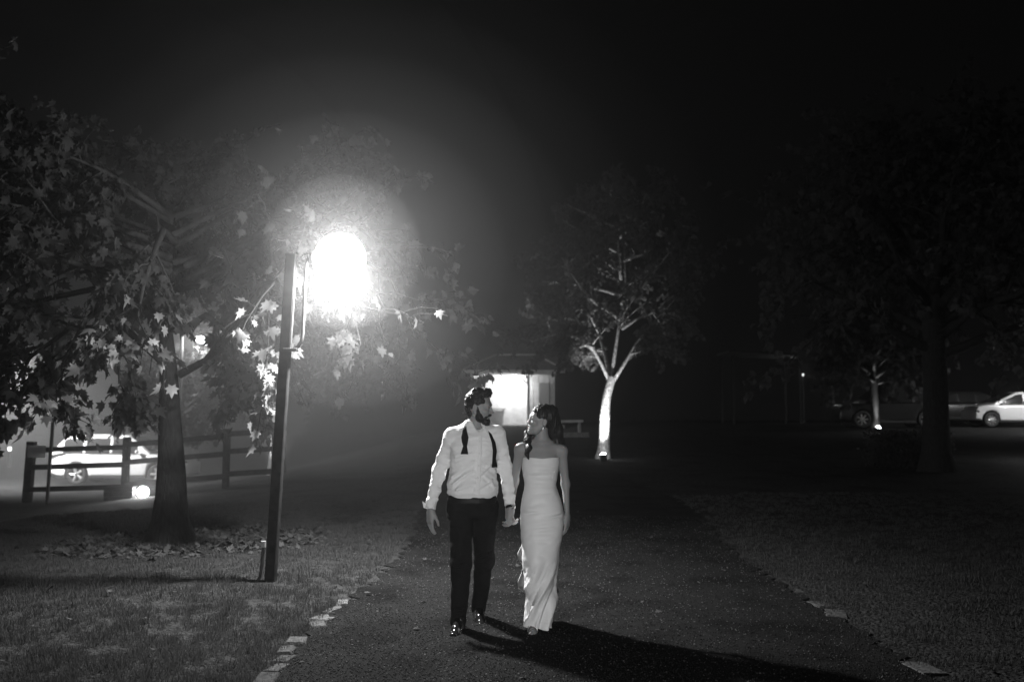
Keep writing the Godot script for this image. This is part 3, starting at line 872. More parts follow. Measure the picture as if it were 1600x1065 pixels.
func leaf_mesh(curl := 0.16, fold := 0.16, skew := 0.0, slim := 1.0) -> ArrayMesh:
	var half := [Vector2(0.03, 0.0), Vector2(0.28, -0.13), Vector2(0.25, 0.07), Vector2(0.56, 0.22), Vector2(0.34, 0.34), Vector2(0.42, 0.64), Vector2(0.19, 0.55)]
	var o := PackedVector2Array()
	for p in half: o.append(p)
	o.append(Vector2(0, 1.0))
	for k in range(half.size() - 1, -1, -1): o.append(Vector2(-half[k].x, half[k].y))
	var pos := PackedVector3Array([Vector3(0, 0.3, 0.0)])
	for p in o: pos.append(Vector3(p.x * slim + skew * p.y * p.y, p.y, fold * absf(p.x) - curl * p.y * p.y + 0.25 * skew * p.x))
	var idx := PackedInt32Array()
	for k in o.size(): idx.append_array([0, 1 + k, 1 + (k + 1) % o.size()])
	return mesh_of(pos, idx)

func leaf_xf(l: Array, lo: float, hi: float) -> Transform3D:
	var tip: Vector3 = (l[1] * 0.7 + jit(0.6) + Vector3(0, -0.55, 0)).normalized()
	var nrm := (Vector3(0, 0.8, 0) + jit(0.9)).normalized()
	var x := tip.cross(nrm).normalized()
	nrm = x.cross(tip).normalized()
	var s := rng.randf_range(lo, hi)
	return Transform3D(Basis(x * s, tip * s, nrm * s), l[0])

func multi(called: String, mesh: Mesh, m: Material, parent: Node, xfs: Array, kind := "stuff") -> MultiMeshInstance3D:
	var mm := MultiMesh.new()
	mm.transform_format = MultiMesh.TRANSFORM_3D
	mm.mesh = mesh
	mm.instance_count = xfs.size()
	for i in xfs.size(): mm.set_instance_transform(i, xfs[i])
	var o := MultiMeshInstance3D.new()
	o.name = called
	o.multimesh = mm
	o.material_override = m
	if kind: o.set_meta("kind", kind)
	parent.add_child(o, true)
	return o

func finish_tree(T: Grown, called: String, label: String, at: Vector3, bark: Material, lo: float, hi: float, single: int, eye := Vector3.ZERO, foliage: Material = null) -> Node3D:
	var root := thing(called, label, "tree", at)
	part("trunk", mesh_of(T.pos, T.idx), bark, root)
	var xfs := []
	var lamp := Vector3(-1.62, 3.1, -9.3) - at
	for l in T.leaves:
		var gap: Vector3 = l[0] - lamp
		if gap.length() < 0.55 or (gap.length() < 2.1 and gap.x > -0.05 and rng.randf() < 0.93): continue   # twigs are kept clear of the lantern
		if gap.length() < 2.7 and gap.y > 0.15 and rng.randf() < 0.8: continue
		var way := Vector3(-4.1, -1.1, -2.0)   # few twigs grow between the lantern and the low boughs
		var along := gap.dot(way) / way.length_squared()
		if along > 0.2 and along < 0.78 and (gap - way * along).length() < 0.55 and rng.randf() < 0.75: continue
		xfs.append(leaf_xf(l, lo, hi))
	if single > 0:   # the leaves that show largest are parts of their own
		var order := []
		for i in xfs.size():
			var d: Vector3 = xfs[i].origin - eye
			order.append([d.length() + 2.5 * maxf(0.0, d.y - 1.1), i])
		order.sort_custom(func(a, b): return a[0] < b[0])
		var rest := []
		for k in order.size():
			var xf: Transform3D = xfs[order[k][1]]
			if k < single: part("leaf", M.leaf_shapes[k % 4], M.lit_leaf_tones[(k / 4) % 3], root, xf.origin, xf.basis)
			else: rest.append(xf)
		xfs = rest
	for v in 4:
		var some := []
		for k in range(v, xfs.size(), 4): some.append(xfs[k])
		multi("crown", M.leaf_shapes[v], foliage if foliage else M.leaf, root, some)
	return root

func trunk_pts(h: float, bend: Vector3, n: int) -> Array:
	var out := []
	for i in n + 1:
		var t := float(i) / n
		out.append(Vector3(0, h * t, 0) + bend * t * t + Vector3(sin(t * 7.0) * 0.03, 0, cos(t * 6.0) * 0.03) * t)
	return out

func trunk_radii(r: float, r1: float, flare: float, h: float, n: int) -> Array:
	var out := []
	for i in n + 1:
		var t := float(i) / n
		out.append(lerpf(r, r1, t) + flare * exp(-t * h / 0.22))
	return out

func build_trees() -> void:
	rng.seed = 11
	# the maple behind the lantern
	var T := Grown.new()
	T.kids = [6, 4]
	T.per = 3
	T.spread = 0.85
	T.droop = [0.03, 0.07, 0.16]
	var pts := trunk_pts(4.2, Vector3(-0.25, 0, 0.1), 14)
	tube_into(T, pts, trunk_radii(0.205, 0.006, 0.12, 4.2, 14), 18, 0.045)
	var guided := [
		[Vector3(0.1, 2.05, 0.1), Vector3(0.45, 2.22, 0.2), Vector3(0.95, 2.7, 0.5), Vector3(1.4, 3.0, 1.3), Vector3(1.75, 2.95, 2.05), Vector3(2.0, 2.7, 2.25)],
		[Vector3(0.1, 3.2, 0), Vector3(0.9, 3.6, 0.3), Vector3(1.8, 3.7, 0.9), Vector3(2.35, 3.35, 0.9), Vector3(2.7, 2.8, 0.9)],
		[Vector3(0.1, 3.4, 0), Vector3(1.0, 3.8, 0.0), Vector3(1.9, 3.7, 0.2), Vector3(2.7, 3.2, 0.2), Vector3(3.0, 2.5, 0.3)],
		[Vector3(0.1, 2.6, 0), Vector3(0.5, 2.75, 0.4), Vector3(0.75, 2.55, 0.3), Vector3(0.95, 2.15, 0.2), Vector3(1.05, 1.8, 0.2)],
		[Vector3(-0.1, 2.2, 0.1), Vector3(-0.45, 2.6, 0.5), Vector3(-0.9, 2.55, 0.9), Vector3(-1.25, 2.2, 1.1), Vector3(-1.4, 1.8, 1.2)],
		[Vector3(-0.05, 3.1, 0.1), Vector3(-0.3, 3.1, 0.8), Vector3(-0.6, 2.6, 1.2), Vector3(-0.75, 2.15, 1.35), Vector3(-0.8, 1.8, 1.35)],
		[Vector3(-0.1, 2.75, 0), Vector3(-0.9, 3.1, 0.2), Vector3(-1.75, 2.85, 0.5), Vector3(-2.2, 2.35, 0.6), Vector3(-2.4, 1.85, 0.6)],
		[Vector3(-0.05, 3.5, 0.1), Vector3(-0.5, 3.6, 0.7), Vector3(-1.3, 3.3, 1.2), Vector3(-1.9, 2.75, 1.4), Vector3(-2.2, 2.2, 1.5)],
		[Vector3(0.0, 3.3, 0.1), Vector3(-0.1, 3.3, 0.7), Vector3(-0.2, 2.9, 1.1), Vector3(-0.22, 2.35, 1.2), Vector3(-0.2, 1.9, 1.2)],
		[Vector3(0.0, 3.7, 0.1), Vector3(0.1, 3.7, 0.8), Vector3(0.2, 3.4, 1.3), Vector3(0.15, 2.95, 1.5), Vector3(0.1, 2.6, 1.5)],
		[Vector3(-0.1, 3.3, -0.1), Vector3(-1.2, 3.6, -0.5), Vector3(-2.4, 3.2, -0.8), Vector3(-3.0, 2.6, -0.9), Vector3(-3.3, 2.0, -0.9)]]
	T.short = 0.36
	for g in guided:
		var radii := []
		for i in g.size(): radii.append(lerpf(0.05, 0.010, float(i) / (g.size() - 1)))
		fill_limb(T, g, radii, 0)
	T.short = 0.5
	T.kids = [6, 5]
	for k in 30:
		var hgt := 3.0 + 1.3 * k / 30.0
		var a := k * 2.4 + rng.randf() * 0.6
		if cos(a) + sin(a) > 0.35: continue   # the side next to the lantern is kept pruned
		sprout(T, Vector3(-0.013 * hgt, minf(hgt, 4.0), 0.05), Vector3(cos(a), 0.18 + 0.03 * k * rng.randf(), sin(a)), lerpf(3.2, 1.6, k / 30.0), 0.045, 0)
	var at := Vector3(-4.17, land(-4.17, -12.27) - 0.03, -12.27)
	finish_tree(T, "maple_tree", "large maple with low hanging leaves, beside the timber lamp post", at, M.bark, 0.075, 0.165, 300, Vector3(0, 1.6, 0) - at)
	# the tree with the floodlit trunk
	rng.seed = 23
	T = Grown.new()
	T.kids = [6, 4]
	T.per = 4
	T.droop = [-0.02, 0.06, 0.14]
	T.short = 0.45
	pts = trunk_pts(2.15, Vector3(0.22, 0, 0), 10)
	tube_into(T, pts, trunk_radii(0.15, 0.105, 0.08, 2.15, 10), 16, 0.06)
	for g in [[Vector3(0.2, 2.0, 0), Vector3(0.3, 2.6, 0), Vector3(0.42, 3.4, 0), Vector3(0.62, 4.3, 0), Vector3(0.6, 5.6, 0), Vector3(0.4, 7.0, 0)],
			[Vector3(0.18, 2.05, 0), Vector3(-0.05, 2.5, 0.1), Vector3(-0.4, 3.1, 0.3), Vector3(-0.75, 3.7, 0.5), Vector3(-1.2, 4.6, 0.6)],
			[Vector3(0.25, 2.0, 0), Vector3(0.5, 2.4, 0.15), Vector3(0.85, 3.0, 0.3), Vector3(1.25, 3.5, 0.4), Vector3(1.9, 4.2, 0.5)],
			[Vector3(0.2, 2.1, 0), Vector3(0.1, 2.7, -0.3), Vector3(-0.1, 3.6, -0.8), Vector3(-0.2, 4.6, -1.2)],
			[Vector3(-0.25, 2.85, 0.2), Vector3(-0.7, 3.15, 0.5), Vector3(-1.2, 3.2, 0.7), Vector3(-1.6, 3.1, 0.8), Vector3(-1.9, 3.0, 0.8)],
			[Vector3(-0.25, 2.9, 0.2), Vector3(-0.5, 2.95, 0.5), Vector3(-0.8, 2.85, 0.7), Vector3(-1.05, 2.7, 0.8)]]:
		var radii := []
		for i in g.size(): radii.append(lerpf(0.06, 0.012, float(i) / (g.size() - 1)))
		fill_limb(T, g, radii, 0)
	for k in 16:
		var a := k * 2.4
		sprout(T, Vector3(0.5, 3.4 + k * 0.22, 0), Vector3(cos(a), 0.45, sin(a)), lerpf(2.6, 1.3, k / 16.0), 0.05, 0)
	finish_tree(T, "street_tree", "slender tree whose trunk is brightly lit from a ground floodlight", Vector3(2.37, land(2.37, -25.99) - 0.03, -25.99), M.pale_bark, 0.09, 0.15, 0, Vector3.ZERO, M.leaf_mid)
	# the big dark tree on the right
	rng.seed = 37
	T = Grown.new()
	T.kids = [6, 5]
	T.per = 3
	T.droop = [0.02, 0.06, 0.12]
	tube_into(T, trunk_pts(4.5, Vector3(0.1, 0, 0), 10), trunk_radii(0.29, 0.2, 0.14, 4.5, 10), 16, 0.04)
	for k in 22:
		var hgt := 2.5 + 2.6 * k / 22.0
		var a := k * 2.4 + 0.5
		sprout(T, Vector3(0.05, minf(hgt, 4.4), 0), Vector3(cos(a), 0.28 + 0.09 * k, sin(a)), lerpf(3.6, 3.0, k / 22.0), 0.12, 0)
	finish_tree(T, "broad_tree", "broad dark tree with a thick unlit trunk behind the clipped hedge", Vector3(9.16, land(9.16, -21.59) - 0.03, -21.59), M.bark, 0.13, 0.2, 0)
	# far tree on the right with a lamp at its foot
	rng.seed = 41
	T = Grown.new()
	T.kids = [6, 4]
	T.per = 4
	tube_into(T, trunk_pts(3.2, Vector3(0.0, 0, 0), 8), trunk_radii(0.17, 0.12, 0.08, 3.2, 8), 12, 0.04)
	for k in 15:
		var a := k * 2.4
		sprout(T, Vector3(0, 1.9 + 1.2 * k / 15.0, 0), Vector3(cos(a), 0.35 + 0.06 * k, sin(a)), 2.1, 0.06, 0)
	finish_tree(T, "young_tree", "small far tree with a slim trunk lit at its foot, before the dark parked car", Vector3(14.42, land(14.42, -39.6) - 0.03, -39.6), M.bark, 0.16, 0.26, 0)
	# tree behind the lantern post, lit from its foot
	rng.seed = 43
	T = Grown.new()
	T.kids = [5, 4]
	T.per = 3
	tube_into(T, trunk_pts(3.0, Vector3(0.1, 0, 0), 8), trunk_radii(0.25, 0.15, 0.06, 3.0, 8), 12, 0.04)
	for k in 14:
		var a := k * 2.4 + 1.0
		sprout(T, Vector3(0.05, 2.3 + 0.8 * k / 14.0, 0), Vector3(cos(a), 0.4 + 0.07 * k, sin(a)), 2.6, 0.06, 0)
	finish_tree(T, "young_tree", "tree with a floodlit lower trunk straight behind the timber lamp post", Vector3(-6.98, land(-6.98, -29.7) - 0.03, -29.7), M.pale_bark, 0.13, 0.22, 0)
	# small tree round the car park lantern
	rng.seed = 47
	T = Grown.new()
	T.kids = [5, 4]
	T.per = 3
	tube_into(T, trunk_pts(2.4, Vector3(0.0, 0, 0), 8), trunk_radii(0.12, 0.08, 0.05, 2.4, 8), 10, 0.04)
	for k in 12:
		var a := k * 2.4 + 2.0
		sprout(T, Vector3(0, 1.7 + 0.7 * k / 12.0, 0), Vector3(cos(a), 0.45 + 0.06 * k, sin(a)), 1.35, 0.04, 0)
	finish_tree(T, "young_tree", "small bushy tree glowing under the car park lantern behind the maple", Vector3(-9.2, land(-9.2, -27.6) - 0.03, -27.6), M.bark, 0.13, 0.2, 0)

# ---------------------------------------------------------------- lamps
func omni(called: String, at: Vector3, energy: float, size: float, parent: Node = self) -> OmniLight3D:
	var l := OmniLight3D.new()
	l.name = called
	l.light_energy = energy
	l.light_size = size
	l.omni_range = 60.0
	l.omni_attenuation = 2.0
	l.shadow_enabled = true
	parent.add_child(l, true)
	l.position = at
	return l

func spot(called: String, at: Vector3, to: Vector3, angle: float, energy: float, size: float, soft: float, parent: Node) -> SpotLight3D:
	var l := SpotLight3D.new()
	l.name = called
	l.light_energy = energy
	l.light_size = size
	l.spot_angle = angle
	l.spot_angle_attenuation = soft
	l.spot_range = 60.0
	l.spot_attenuation = 2.0
	l.shadow_enabled = true
	parent.add_child(l, true)
	var z := -(to - at).normalized()
	var x := Vector3.UP.cross(z)
	x = Vector3.RIGHT if x.length() < 0.01 else x.normalized()
	l.transform = Transform3D(Basis(x, z.cross(x), z), at)
	return l

func ball(r: float, squash := 1.0, n := 20) -> ArrayMesh:
	var prof := []
	for i in 13:
		var a := -PI / 2 + PI * i / 12.0
		prof.append([maxf(0.001, r * cos(a)), r * sin(a) * squash])
	return lathe(prof, n)

func build_lamp_post() -> void:
	var base := Vector3(-2.22, land(-2.22, -9.29), -9.29)
	var root := thing("lamp_post", "timber lamp post with a curved pipe bracket and a glaring globe lantern", "lamp post", base)
	var lean := Basis(Vector3(0, 0, 1), -0.047)
	part("post", chamfer_box(Vector3(0.096, 3.08, 0.096), 0.008), M.dark_timber, root, lean * Vector3(0, 1.50, 0), lean)
	# pipe bracket, from the post out, up beside it and over to the lantern
	var pts := []
	var rr := []
	for p in [Vector3(0.13, 2.13, 0.03), Vector3(0.18, 2.135, 0.03), Vector3(0.225, 2.16, 0.03), Vector3(0.255, 2.21, 0.03), Vector3(0.265, 2.28, 0.03), Vector3(0.272, 2.55, 0.025), Vector3(0.278, 2.84, 0.015), Vector3(0.284, 2.94, 0.005), Vector3(0.302, 2.985, 0.0), Vector3(0.338, 3.0, -0.01)]:
		pts.append(p)
		rr.append(0.017)
	part("bracket", tube(pts, rr, 10), M.pipe, root)
	part("clamp", chamfer_box(Vector3(0.13, 0.026, 0.105), 0.004), M.pipe, root, Vector3(0.155, 2.13, 0.01))
	part("lantern_collar", lathe([[0.03, -0.02], [0.05, -0.015], [0.055, 0.02], [0.06, 0.03]], 16), M.pipe, root, Vector3(0.318, 3.0, -0.01), Basis(Vector3(0, 0, 1), -PI / 2))
	part("lantern_globe", ball(0.24, 0.98, 32), lamp_mat(0.8, 36.0), root, Vector3(0.598, 3.0, -0.01))
	omni("lantern_light", Vector3(0.598, 3.01, -0.01), 12.0, 0.08, root)
	spot("lantern_beam", Vector3(0.598, 2.99, -0.01), Vector3(0.7, 0, 0.5), 79.0, 38.0, 0.08, 0.9, root)
	# supply cable stub at the foot
	part("cable_pipe", tube([Vector3(-0.11, 0.0, 0.05), Vector3(-0.085, 0.05, 0.05), Vector3(-0.07, 0.15, 0.05), Vector3(-0.06, 0.32, 0.05)], [0.014, 0.014, 0.014, 0.014], 8), M.pipe, root)
	part("socket_box", chamfer_box(Vector3(0.045, 0.06, 0.045), 0.005), M.grey_paint, root, Vector3(-0.058, 0.345, 0.05))

func ground_spot(called: String, label: String, at: Vector3, aim: Vector3, energy: float, angle: float, glow := 4.0, size := 1.0) -> void:
	var root := thing(called, label, "lamp", Vector3(at.x, land(at.x, at.z), at.z), 0.0, "ground floodlights")
	var z := aim.normalized()
	var x := Vector3.UP.cross(z)
	x = Vector3.RIGHT if x.length() < 0.05 else x.normalized()
	var bs := Basis(x, z, x.cross(z))   # y of the fitting points along the beam
	part("stake", chamfer_box(Vector3(0.03, 0.14, 0.03), 0.004), M.pipe, root, Vector3(0, 0.05, 0))
	var hd := part("housing", lathe([[0.05, -0.09], [0.075, -0.06], [0.085, 0.05], [0.085, 0.06], [0.075, 0.06], [0.07, 0.02]], 18), M.pipe, root, Vector3(0, 0.07, 0), bs.scaled(Vector3.ONE * size))
	part("lens", lathe([[0.072, 0.03], [0.076, 0.06], [0.062, 0.095], [0.035, 0.118], [0.001, 0.125]], 18), lamp_mat(0.8, glow), hd)
	spot("beam", Vector3(0, 0.07, 0) + z * 0.08 * size, Vector3(0, 0.07, 0) + z, angle, energy, 0.06, 0.9, root)

func tall_lantern(label: String, at: Vector3, h: float, energy: float, arm := Vector3.ZERO, r := 0.15, aim := Vector3.ZERO) -> void:
	var root := thing("car_park_lantern", label, "lamp post", Vector3(at.x, land(at.x, at.z), at.z), 0.0, "car park lanterns")
	part("pole", tube([Vector3(0, -0.05, 0), Vector3(0, h * 0.5, 0), Vector3(0, h + 0.12, 0)], [0.06, 0.05, 0.04], 12), M.pipe, root)
	if arm != Vector3.ZERO: part("arm", tube([Vector3(0, h + 0.1, 0), arm * 0.5 + Vector3(0, h + 0.16, 0), arm + Vector3(0, h + 0.13, 0)], [0.025, 0.025, 0.025], 8), M.pipe, root)
	var hd := part("hood", lathe([[r * 1.15, 0.09], [r * 1.2, 0.1], [r, 0.15], [0.03, 0.18]], 18), M.pipe, root, arm + Vector3(0, h - 0.02, 0))
	part("lantern_globe", ball(r, 0.6, 18), lamp_mat(0.8, 8.0), hd)
	if aim == Vector3.ZERO: omni("lantern_light", arm + Vector3(0, h - 0.03, 0), energy, r * 0.8, root)
	else: spot("lantern_beam", arm + Vector3(0, h - 0.03, 0), arm + Vector3(0, h - 0.03, 0) + aim, 74.0, energy, r * 0.8, 0.6, root)

func bollard(label: String, at: Vector3, energy: float) -> void:
	var root := thing("bollard_lamp", label, "lamp", Vector3(at.x, land(at.x, at.z), at.z), 0.0, "bollard lamps")
	part("bollard_post", lathe([[0.08, -0.03], [0.08, 0.7], [0.07, 0.72], [0.02, 0.72]], 16), M.pipe, root)
	part("lens", lathe([[0.06, 0.72], [0.075, 0.74], [0.075, 0.86], [0.06, 0.88]], 16), lamp_mat(0.8, 4.0), root)
	part("bollard_cap", lathe([[0.02, 0.882], [0.10, 0.885], [0.10, 0.91], [0.03, 0.95]], 16), M.pipe, root)
	omni("bollard_light", Vector3(0, 0.8, 0), energy, 0.05, root)

# ---------------------------------------------------------------- cars
# prm: len, wide, wheel (radius), axles [front, rear] from the nose, belt, roof, glass [screen foot, roof start, roof end, rear foot], nose
func car(label: String, at: Vector3, turn: float, paint: Material, prm: Dictionary, rim: Material) -> void:
	var root := thing("parked_car", label, "car", Vector3(at.x, land(at.x, at.z), at.z), turn, "parked cars")
	var L: float = prm.len; var W: float = prm.wide * 0.5; var R: float = prm.wheel; var belt: float = prm.belt; var roof: float = prm.roof
	var g: Array = prm.glass
	var rings := []
	var n := 72
	for i in n + 1:
		var x := L * i / n
		var e := ss(0.0, 0.5, x) * ss(L, L - 0.4, x)
		var plan := W * (0.80 + 0.20 * pow(maxf(0.0, ss(0.0, 0.9, x) * ss(L, L - 0.7, x)), 0.7))
		var hood: float = prm.nose
		var top: float
		if x < g[0]: top = lerpf(hood, belt, pow(clampf(x / g[0], 0.0, 1.0), 0.55))
		elif x < g[3]: top = belt + 0.03 * (x - g[0]) / (g[3] - g[0])
		else: top = lerpf(belt + 0.03, prm.tail, clampf((x - g[3]) / maxf(0.05, L - g[3]), 0, 1))
		top = lerpf(lerpf(0.55, top, 0.45), top, ss(0.0, 0.18, x) * ss(L, L - 0.12, x))
		var bot := 0.22 + 0.10 * (1.0 - e)
		for ax in prm.axles:
			var dx: float = absf(x - ax)
			if dx < R * 1.18: bot = maxf(bot, R + sqrt(pow(R * 1.18, 2.0) - dx * dx))
		bot = minf(bot, top - 0.08)
		var r := PackedVector3Array()
		var ys := [bot, lerpf(bot, top, 0.18), lerpf(bot, top, 0.5), lerpf(bot, top, 0.8), lerpf(bot, top, 0.93), top]
		var ws := [0.95, 0.985, 1.0, 0.985, 0.955, 0.88]
		for k in 6: r.append(Vector3(x, ys[k], plan * ws[k]))
		r.append(Vector3(x, top + 0.02, plan * 0.5))
		r.append(Vector3(x, top + 0.02, -plan * 0.5))
		for k in range(5, -1, -1): r.append(Vector3(x, ys[k], -plan * ws[k]))
		r.append(Vector3(x, bot, -plan * 0.5))
		r.append(Vector3(x, bot, plan * 0.5))
		rings.append(r)
	var off := Vector3(-L / 2, 0, 0)
	for r in rings:
		for k in r.size(): r[k] += off
	var body := part("body", skin(rings, true, true), paint, root)
	# cabin
	var crings := []
	var m := 48
	var top_at := func(x: float) -> float:
		if x < g[1]: return lerpf(belt, roof - 0.04, pow(clampf((x - g[0]) / (g[1] - g[0]), 0, 1), 0.92))
		if x < g[2]: return roof - 0.04 + 0.04 * sin(PI * (x - g[1]) / (g[2] - g[1]))
		return lerpf(roof - 0.04, belt, pow(clampf((x - g[2]) / (g[3] - g[2]), 0, 1), 1.3))
	var side := func(y: float) -> float: return W * lerpf(0.93, 0.74, clampf((y - belt) / (roof - belt), 0, 1))
	for i in m + 1:
		var x: float = lerpf(g[0], g[3], float(i) / m)
		var ty: float = maxf(top_at.call(x), belt + 0.005)
		var r := PackedVector3Array()
		var y0 := belt - 0.03
		for k in 5:
			var y := lerpf(y0, ty - 0.02, k / 4.0)
			r.append(Vector3(x, y, side.call(y)) + off)
		r.append(Vector3(x, ty + 0.01, side.call(ty) * 0.85) + off)
		r.append(Vector3(x, ty + 0.03, 0) + off)
		r.append(Vector3(x, ty + 0.01, -side.call(ty) * 0.85) + off)
		for k in range(4, -1, -1):
			var y := lerpf(y0, ty - 0.02, k / 4.0)
			r.append(Vector3(x, y, -side.call(y)) + off)
		crings.append(r)
	part("cabin", skin(crings, true, true), paint, root)
	# side windows: panes between pillars, a few mm proud of the cabin
	for sgn in [1.0, -1.0]:
		for w in prm.windows:
			var wr := []
			for i in 9:
				var x: float = lerpf(w[0], w[1], i / 8.0)
				var yt: float = minf(top_at.call(x) - 0.075, roof - 0.11)
				var yb := belt + 0.025
				yt = maxf(yt, yb + 0.01)
				var r := PackedVector3Array()
				for k in 4:
					var y := lerpf(yb, yt, k / 3.0)
					r.append(Vector3(x, y, sgn * (side.call(y) + 0.006)) + off)
				for k in range(3, -1, -1):
					var y := lerpf(yb, yt, k / 3.0)
					r.append(Vector3(x, y, sgn * (side.call(y) - 0.02)) + off)
				wr.append(r)
			part("window", skin(wr, true, true), M.car_glass, root)
		part("mirror", ball(0.09, 0.75, 10), paint, root, Vector3(g[0] + 0.42, belt + 0.09, sgn * (W + 0.06)) + off, Basis().scaled(Vector3(0.7, 1, 1)))
		part("door_handle", chamfer_box(Vector3(0.16, 0.03, 0.03), 0.01), paint, body, Vector3(L * 0.5, belt - 0.12, sgn * (W * 0.995)) + off)
		part("door_handle", chamfer_box(Vector3(0.16, 0.03, 0.03), 0.01), paint, body, Vector3(L * 0.72, belt - 0.11, sgn * (W * 0.995)) + off)
		part("sill", chamfer_box(Vector3(prm.axles[1] - prm.axles[0] - 2.5 * R, 0.10, 0.05), 0.01), M.rubber, body, Vector3((prm.axles[0] + prm.axles[1]) / 2, 0.26, sgn * (W * 0.955)) + off)
		part("headlight", ball(0.11, 0.7, 12), M.car_glass, root, Vector3(0.14, prm.nose - 0.13, sgn * W * 0.68) + off, Basis().scaled(Vector3(1.2, 1, 1.3)))
		part("tail_light", chamfer_box(Vector3(0.08, 0.26, 0.14), 0.02), M.car_glass, root, Vector3(L - 0.06, belt - 0.12, sgn * W * 0.78) + off)
		for ax in prm.axles:
			var wh := part("wheel", lathe([[R * 0.66, -0.10], [R * 0.94, -0.10], [R, -0.06], [R, 0.06], [R * 0.94, 0.10], [R * 0.66, 0.10], [R * 0.66, 0.03]], 28), M.rubber, root, Vector3(ax, R, sgn * (W - 0.12)) + off, Basis(Vector3.RIGHT, PI / 2 * sgn))
			var rm := Grown.new()
			tube_into(rm, [Vector3(0, 0.02, 0), Vector3(0, 0.085, 0)], [R * 0.68, R * 0.66], 28)
			tube_into(rm, [Vector3(0, 0.03, 0), Vector3(0, 0.075, 0), Vector3(0, 0.08, 0)], [R * 0.2, R * 0.17, 0.002], 12)
			for k in prm.spokes:
				var a: float = TAU * k / prm.spokes
				tube_into(rm, [Vector3(cos(a) * R * 0.12, 0.065, sin(a) * R * 0.12), Vector3(cos(a) * R * 0.66, 0.06, sin(a) * R * 0.66)], [prm.spoke_r, prm.spoke_r * 1.25], 6)
			part("rim", mesh_of(rm.pos, rm.idx), rim, wh)
	# glass screens front and back
	for q in [[g[0] + 0.03, g[1] + 0.02, -1.0], [g[3] - 0.03, g[2] - 0.02, 1.0]]:
		var wr := []
		for i in 7:
			var x: float = lerpf(q[0], q[1], 0.10 + 0.80 * i / 6.0)
			var y: float = top_at.call(x)
			var hw: float = side.call(y) * 0.86
			wr.append(PackedVector3Array([Vector3(x + q[2] * 0.012, y + 0.020, -hw) + off, Vector3(x + q[2] * 0.012, y + 0.046, 0) + off, Vector3(x + q[2] * 0.012, y + 0.020, hw) + off, Vector3(x, y, hw) + off, Vector3(x, y, 0) + off, Vector3(x, y, -hw) + off]))
		part("windscreen" if q[2] < 0 else "rear_window", skin(wr, true, true), M.car_glass, root)
	part("bumper", chamfer_box(Vector3(0.10, 0.16, W * 1.5), 0.04), M.rubber, root, Vector3(L - 0.05, 0.36, 0) + off)
	part("grille", chamfer_box(Vector3(0.06, 0.12, W * 1.1), 0.02), M.rubber, root, Vector3(0.04, 0.42, 0) + off)

func build_cars() -> void:
	var estate := {"len": 4.55, "wide": 1.78, "wheel": 0.33, "axles": [0.92, 3.58], "belt": 0.98, "roof": 1.62, "nose": 0.84, "tail": 0.92, "glass": [1.15, 1.95, 3.95, 4.48], "windows": [[1.62, 2.45], [2.53, 3.32], [3.42, 4.05]], "spokes": 5, "spoke_r": 0.045}
	var hatch := {"len": 4.25, "wide": 1.78, "wheel": 0.32, "axles": [0.62, 3.22], "belt": 0.98, "roof": 1.53, "nose": 0.80, "tail": 0.95, "glass": [0.72, 1.85, 3.35, 4.15], "windows": [[1.2, 2.05], [2.13, 2.9], [2.98, 3.5]], "spokes": 10, "spoke_r": 0.02}
	var tall := {"len": 4.6, "wide": 1.84, "wheel": 0.36, "axles": [0.9, 3.6], "belt": 1.06, "roof": 1.76, "nose": 0.95, "tail": 1.0, "glass": [1.05, 1.9, 3.9, 4.5], "windows": [[1.55, 2.4], [2.48, 3.25], [3.35, 3.95]], "spokes": 7, "spoke_r": 0.03}
	# the nose of every car is at -x before it is turned
	car("white estate car seen side-on through the timber fence", Vector3(-12.98, 0, -33.7), PI, M.white_paint, estate, M.alloy)
	car("white hatchback at the right edge, nose to the left", Vector3(22.2, 0, -43.9), 0.0, M.white_paint, hatch, M.alloy)
	car("tall dark car behind the small far tree with the lit foot", Vector3(16.2, 0, -43.0), 0.0, M.dark_paint, tall, M.alloy)
	car("dark car half hidden between the broad trunk and the white hatchback", Vector3(21.4, 0, -48.5), 0.0, M.dark_paint, hatch, M.alloy)

